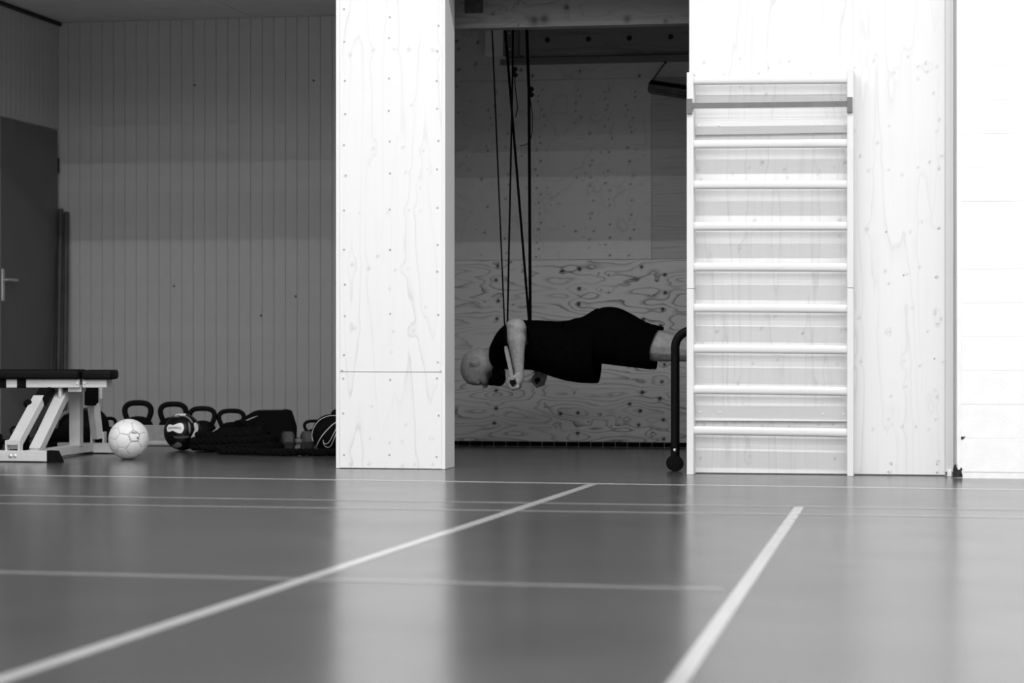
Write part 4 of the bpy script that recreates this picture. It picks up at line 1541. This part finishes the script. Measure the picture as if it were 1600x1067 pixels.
def hexbell(c, ang, L_, r, m, label, head_m=None, tilt=0.0):
    root = empty('dumbbell', c)
    tag(root, label, 'dumbbell')
    Md = Matrix.Translation(c + Vector((0, 0, r * 0.866))) @ Matrix.Rotation(ang, 4, 'Z') @ Matrix.Rotation(tilt, 4, 'Y')
    for sg in (-1, 1):
        mb = MB()
        Mr = Matrix.Rotation(R(90), 4, 'Y') @ Matrix.Rotation(R(0), 4, 'Z')
        h_ = L_ * 0.2
        mb.lathe([(r * 0.72, -h_), (r, -h_ * 0.6), (r, h_ * 0.6), (r * 0.72, h_)], (sg * L_ * 0.32, 0, 0), 6, Mr @ Matrix.Rotation(R(30), 4, 'Z'))
        bmesh.ops.transform(mb.bm, matrix=Md, verts=mb.bm.verts)
        mb.build('head', head_m or m, root)
    mb = MB().tube([(-L_ * 0.3, 0, 0), (0, 0, 0), (L_ * 0.3, 0, 0)], [0.014, 0.017, 0.014], 12)
    bmesh.ops.transform(mb.bm, matrix=Md, verts=mb.bm.verts)
    mb.build('handle', M_GREYSTEEL if head_m else M_BLACK, root, True)
    return root


hexbell(onZ(465, 705), YAW + 0.25, 0.175, 0.066, M_DKGREY, 'dark grey hex dumbbell on the floor beside the small kettlebell', mat('grey_rubber', 0.055, 0.5, 0.4, 0.25, 40))
hexbell(onZ(12, 704), YAW + 0.2, 0.24, 0.06, M_BLACK, 'black hex dumbbell on the floor under the bench end')
kettlebell(27, 694, 0.115, 0.3, 'little black kettlebell under the bench near the door', 1.1)

# step platform -----------------------------------------------------
c = onZ(402, 701.0)
stp = empty('step_platform', c)
tag(stp, 'black exercise step with pale stripe leaning tilted on the rope heap', 'step')
YSP = c.y + 0.02
prof = [(333, 697), (331, 684), (336, 678), (396, 642.5), (402, 641), (446, 640.5), (451, 642.5), (455, 654), (459, 668), (458, 697)]
fr_ = [onY(a, b, YSP) for a, b in prof]
for v in fr_:
    v.z = max(v.z, 0.002)
mb = MB()
va = [mb.bm.verts.new(v) for v in fr_]
vb = [mb.bm.verts.new(v + Vector((-0.015, 0.13, 0))) for v in fr_]
mb.bm.faces.new(va)
mb.bm.faces.new(list(reversed(vb)))
n = len(va)
for i in range(n):
    mb.bm.faces.new((va[i], vb[i], vb[(i + 1) % n], va[(i + 1) % n]))
bmesh.ops.recalc_face_normals(mb.bm, faces=mb.bm.faces)
bmesh.ops.bevel(mb.bm, geom=[e for e in mb.bm.edges if abs(e.verts[0].co.y - e.verts[1].co.y) < 0.01], offset=0.008, segments=2, affect='EDGES')
mb.build('step_body', M_BLACK, stp, True)


def step_slab(px4, y0, y1, name, m):
    mb = MB()
    f4 = [onY(a, b, YSP) for a, b in px4]
    va = [mb.bm.verts.new((v.x, YSP + y0, v.z)) for v in f4]
    vb = [mb.bm.verts.new((v.x, YSP + y1, v.z)) for v in f4]
    mb.bm.faces.new(va)
    mb.bm.faces.new(list(reversed(vb)))
    for i in range(4):
        mb.bm.faces.new((va[i], vb[i], vb[(i + 1) % 4], va[(i + 1) % 4]))
    return mb.build(name, m, stp)


step_slab([(402, 642), (440, 642), (440, 639.8), (402, 639.8)], 0.02, 0.12, 'top_mat', M_GREYP)
step_slab([(373, 661), (383, 658.5), (404, 649.5), (397, 651)], -0.004, 0.002, 'stripe', M_BOARDLT)
step_slab([(331, 676), (334, 675), (346, 667), (342, 668)], -0.03, -0.02, 'stripe', M_BOARDLT)

# battle rope --------------------------------------------------------
def rope(path, Rr, m, name, parent, pitch=0.11, strands=3, step=0.011, sides=6):
    pv = [Vector(p_) for p_ in path]
    for it in range(2):
        out = [pv[0]]
        for a, b in zip(pv[:-1], pv[1:]):
            out += [a.lerp(b, 0.25), a.lerp(b, 0.75)]
        pv = out + [pv[-1]]
    # resample
    res = [pv[0]]
    acc = 0
    for a, b in zip(pv[:-1], pv[1:]):
        d = (b - a).length
        if d < 1e-6:
            continue
        t = step - acc
        while t <= d:
            res.append(a.lerp(b, t / d))
            t += step
        acc = d - (t - step)
    mb = MB()
    n = len(res)
    for s_ in range(strands):
        line = []
        u_prev = None
        for i, p_ in enumerate(res):
            d = (res[min(i + 1, n - 1)] - res[max(i - 1, 0)]).normalized()
            if u_prev is None:
                u_ = Vector((0, 0, 1)) - d * d.z
            else:
                u_ = u_prev - d * u_prev.dot(d)
            u_.normalize()
            u_prev = u_
            v_ = d.cross(u_)
            t = 2 * math.pi * (i * step / pitch + s_ / strands)
            line.append(p_ + (u_ * math.cos(t) + v_ * math.sin(t)) * Rr * 0.5)
        mb.tube(line, Rr * 0.58, sides)
    return mb.build(name, m, parent, True)


rc = onZ(368, 706)
br_ = empty('battle_rope', rc)
tag(br_, 'thick black twisted battle rope heaped on the floor and trailing to the pillar', 'rope')
pth = []
rq = random.Random(11)
Rr = 0.021
for k in range(0, 7 * 14):
    t = 2 * math.pi * k / 14
    lay = k // 14
    ra = (0.27, 0.22, 0.25, 0.18, 0.21, 0.15, 0.12)[lay] + rq.uniform(-0.012, 0.012)
    rb_ = (0.13, 0.10, 0.12, 0.08, 0.09, 0.06, 0.05)[lay]
    zz = Rr + (0.0, 0.012, 0.036, 0.045, 0.066, 0.075, 0.09)[lay] + (k % 14) / 14 * 0.012 + rq.uniform(0, 0.008)
    ox = (0, 0.02, -0.02, 0.05, -0.03, 0.04, 0.03)[lay]
    pth.append(rc + Vector((math.cos(t + 1.2) * ra + ox, math.sin(t + 1.2) * rb_ + 0.02, zz)))
rope(pth, Rr, M_BLACK, 'rope_coil', br_)
e0 = onZ(398, 711)
tailp = [e0 + Vector((-0.22, 0.05, Rr)), e0 + Vector((-0.1, 0.01, Rr))] + [Vector((onZ(a, b).x, onZ(a, b).y, Rr)) for a, b in ((420, 711.5), (450, 712.5), (480, 712), (510, 712.5), (540, 712), (575, 710))]
rope(tailp, Rr, M_BLACK, 'rope_tail', br_)
# coil draped over the step
dr = [onY(a, b, c.y - 0.06) for a, b in ((338, 690), (342, 676), (350, 669), (360, 665), (370, 661), (380, 658), (388, 664), (392, 674), (388, 686))]
rope(dr, 0.017, M_BLACK, 'rope_coil', br_)

# basketball ---------------------------------------------------------
nr = 0.111
nzp = onZ(517.5, 708.0)
nc = Vector((nzp.x, nzp.y, nr))
nbr = empty('basketball', nzp)
tag(nbr, 'black basketball with white seams and a white curved tick emblem by the pillar', 'ball')
MB().ell(nc, nr, u=40, v=24).build('ball_shell', M_BLACK, nbr, True)
to, ri, up_ = cam_axes(nc)
ncpx = 517.5
d_ = (nc - CAMP).dot(Vector((-sy, cy, 0)))
npx = nr * F / d_
ncy = 533.5 + (CH - nc.z) * F / d_


def ndir(px, py):
    x_, y_ = (px - ncpx) / npx, (ncy - py) / npx
    q_ = x_ * x_ + y_ * y_
    if q_ > 0.97:
        k_ = (0.97 / q_) ** 0.5
        x_, y_ = x_ * k_, y_ * k_
        q_ = 0.97
    return ri * x_ + up_ * y_ + to * (1 - q_) ** 0.5


def seam(pts, wd, name, m=M_WHITEP):
    v = [nc + ndir(a, b) * nr * 1.002 for a, b in pts]
    for it in range(2):
        out = [v[0]]
        for a, b in zip(v[:-1], v[1:]):
            out += [a.lerp(b, 0.25), a.lerp(b, 0.75)]
        v = out + [v[-1]]
    v = [nc + (q_ - nc).normalized() * nr * 1.002 for q_ in v]
    return MB().tube(v, wd, 6, squash=(1, 1)).build(name, m, nbr, True)


seam([(487.5, 690), (487.3, 682), (489, 673), (493, 664), (500, 656), (510, 651), (522, 649.5), (535, 651)], 0.0022, 'seam')
seam([(495, 698), (498, 690), (504, 680), (512, 671), (519, 664), (527, 658.5), (540, 652)], 0.0025, 'seam')
sw = seam([(505, 687), (506, 692), (509, 693.5), (513, 692), (517, 686), (521, 678), (526, 668)], 0.0016, 'emblem')
seam([(505, 687), (506, 694), (509, 698), (513, 698.8), (517, 696.5), (520, 690), (523, 682), (526, 676)], 0.0016, 'emblem')

# poles in the corner -------------------------------------------------
for (ta, tb, dy, lab) in (((85, 321.5), (77, 672), 0.10, 'dark wooden pole leaning in the corner against the door'),
                          ((95, 326), (90, 675), 0.05, 'dark wooden pole between two others in the corner'),
                          ((104, 331), (101, 678), 0.06, 'shortest dark wooden pole leaning on the boarded wall')):
    top = onY(ta[0], ta[1], YB - 0.02 - dy * 0.4)
    base_y = YB - 0.10 - dy
    bt = onY(tb[0], 640, base_y)
    bt.z = 0.0
    pl = empty('pole', bt)
    tag(pl, lab, 'pole', 'poles in the store corner')
    d = (top - bt).normalized()
    MB().tube([bt + d * 0.012, bt + d * 0.03, top - d * 0.01, top], [0.0165, 0.0175, 0.0175, 0.014], 14).build('shaft', M_POLE, pl, True)
    MB().tube([bt + Vector((0, 0, 0.0)), bt + d * 0.05], 0.0185, 14).build('end_cap', M_DARK, pl, True)
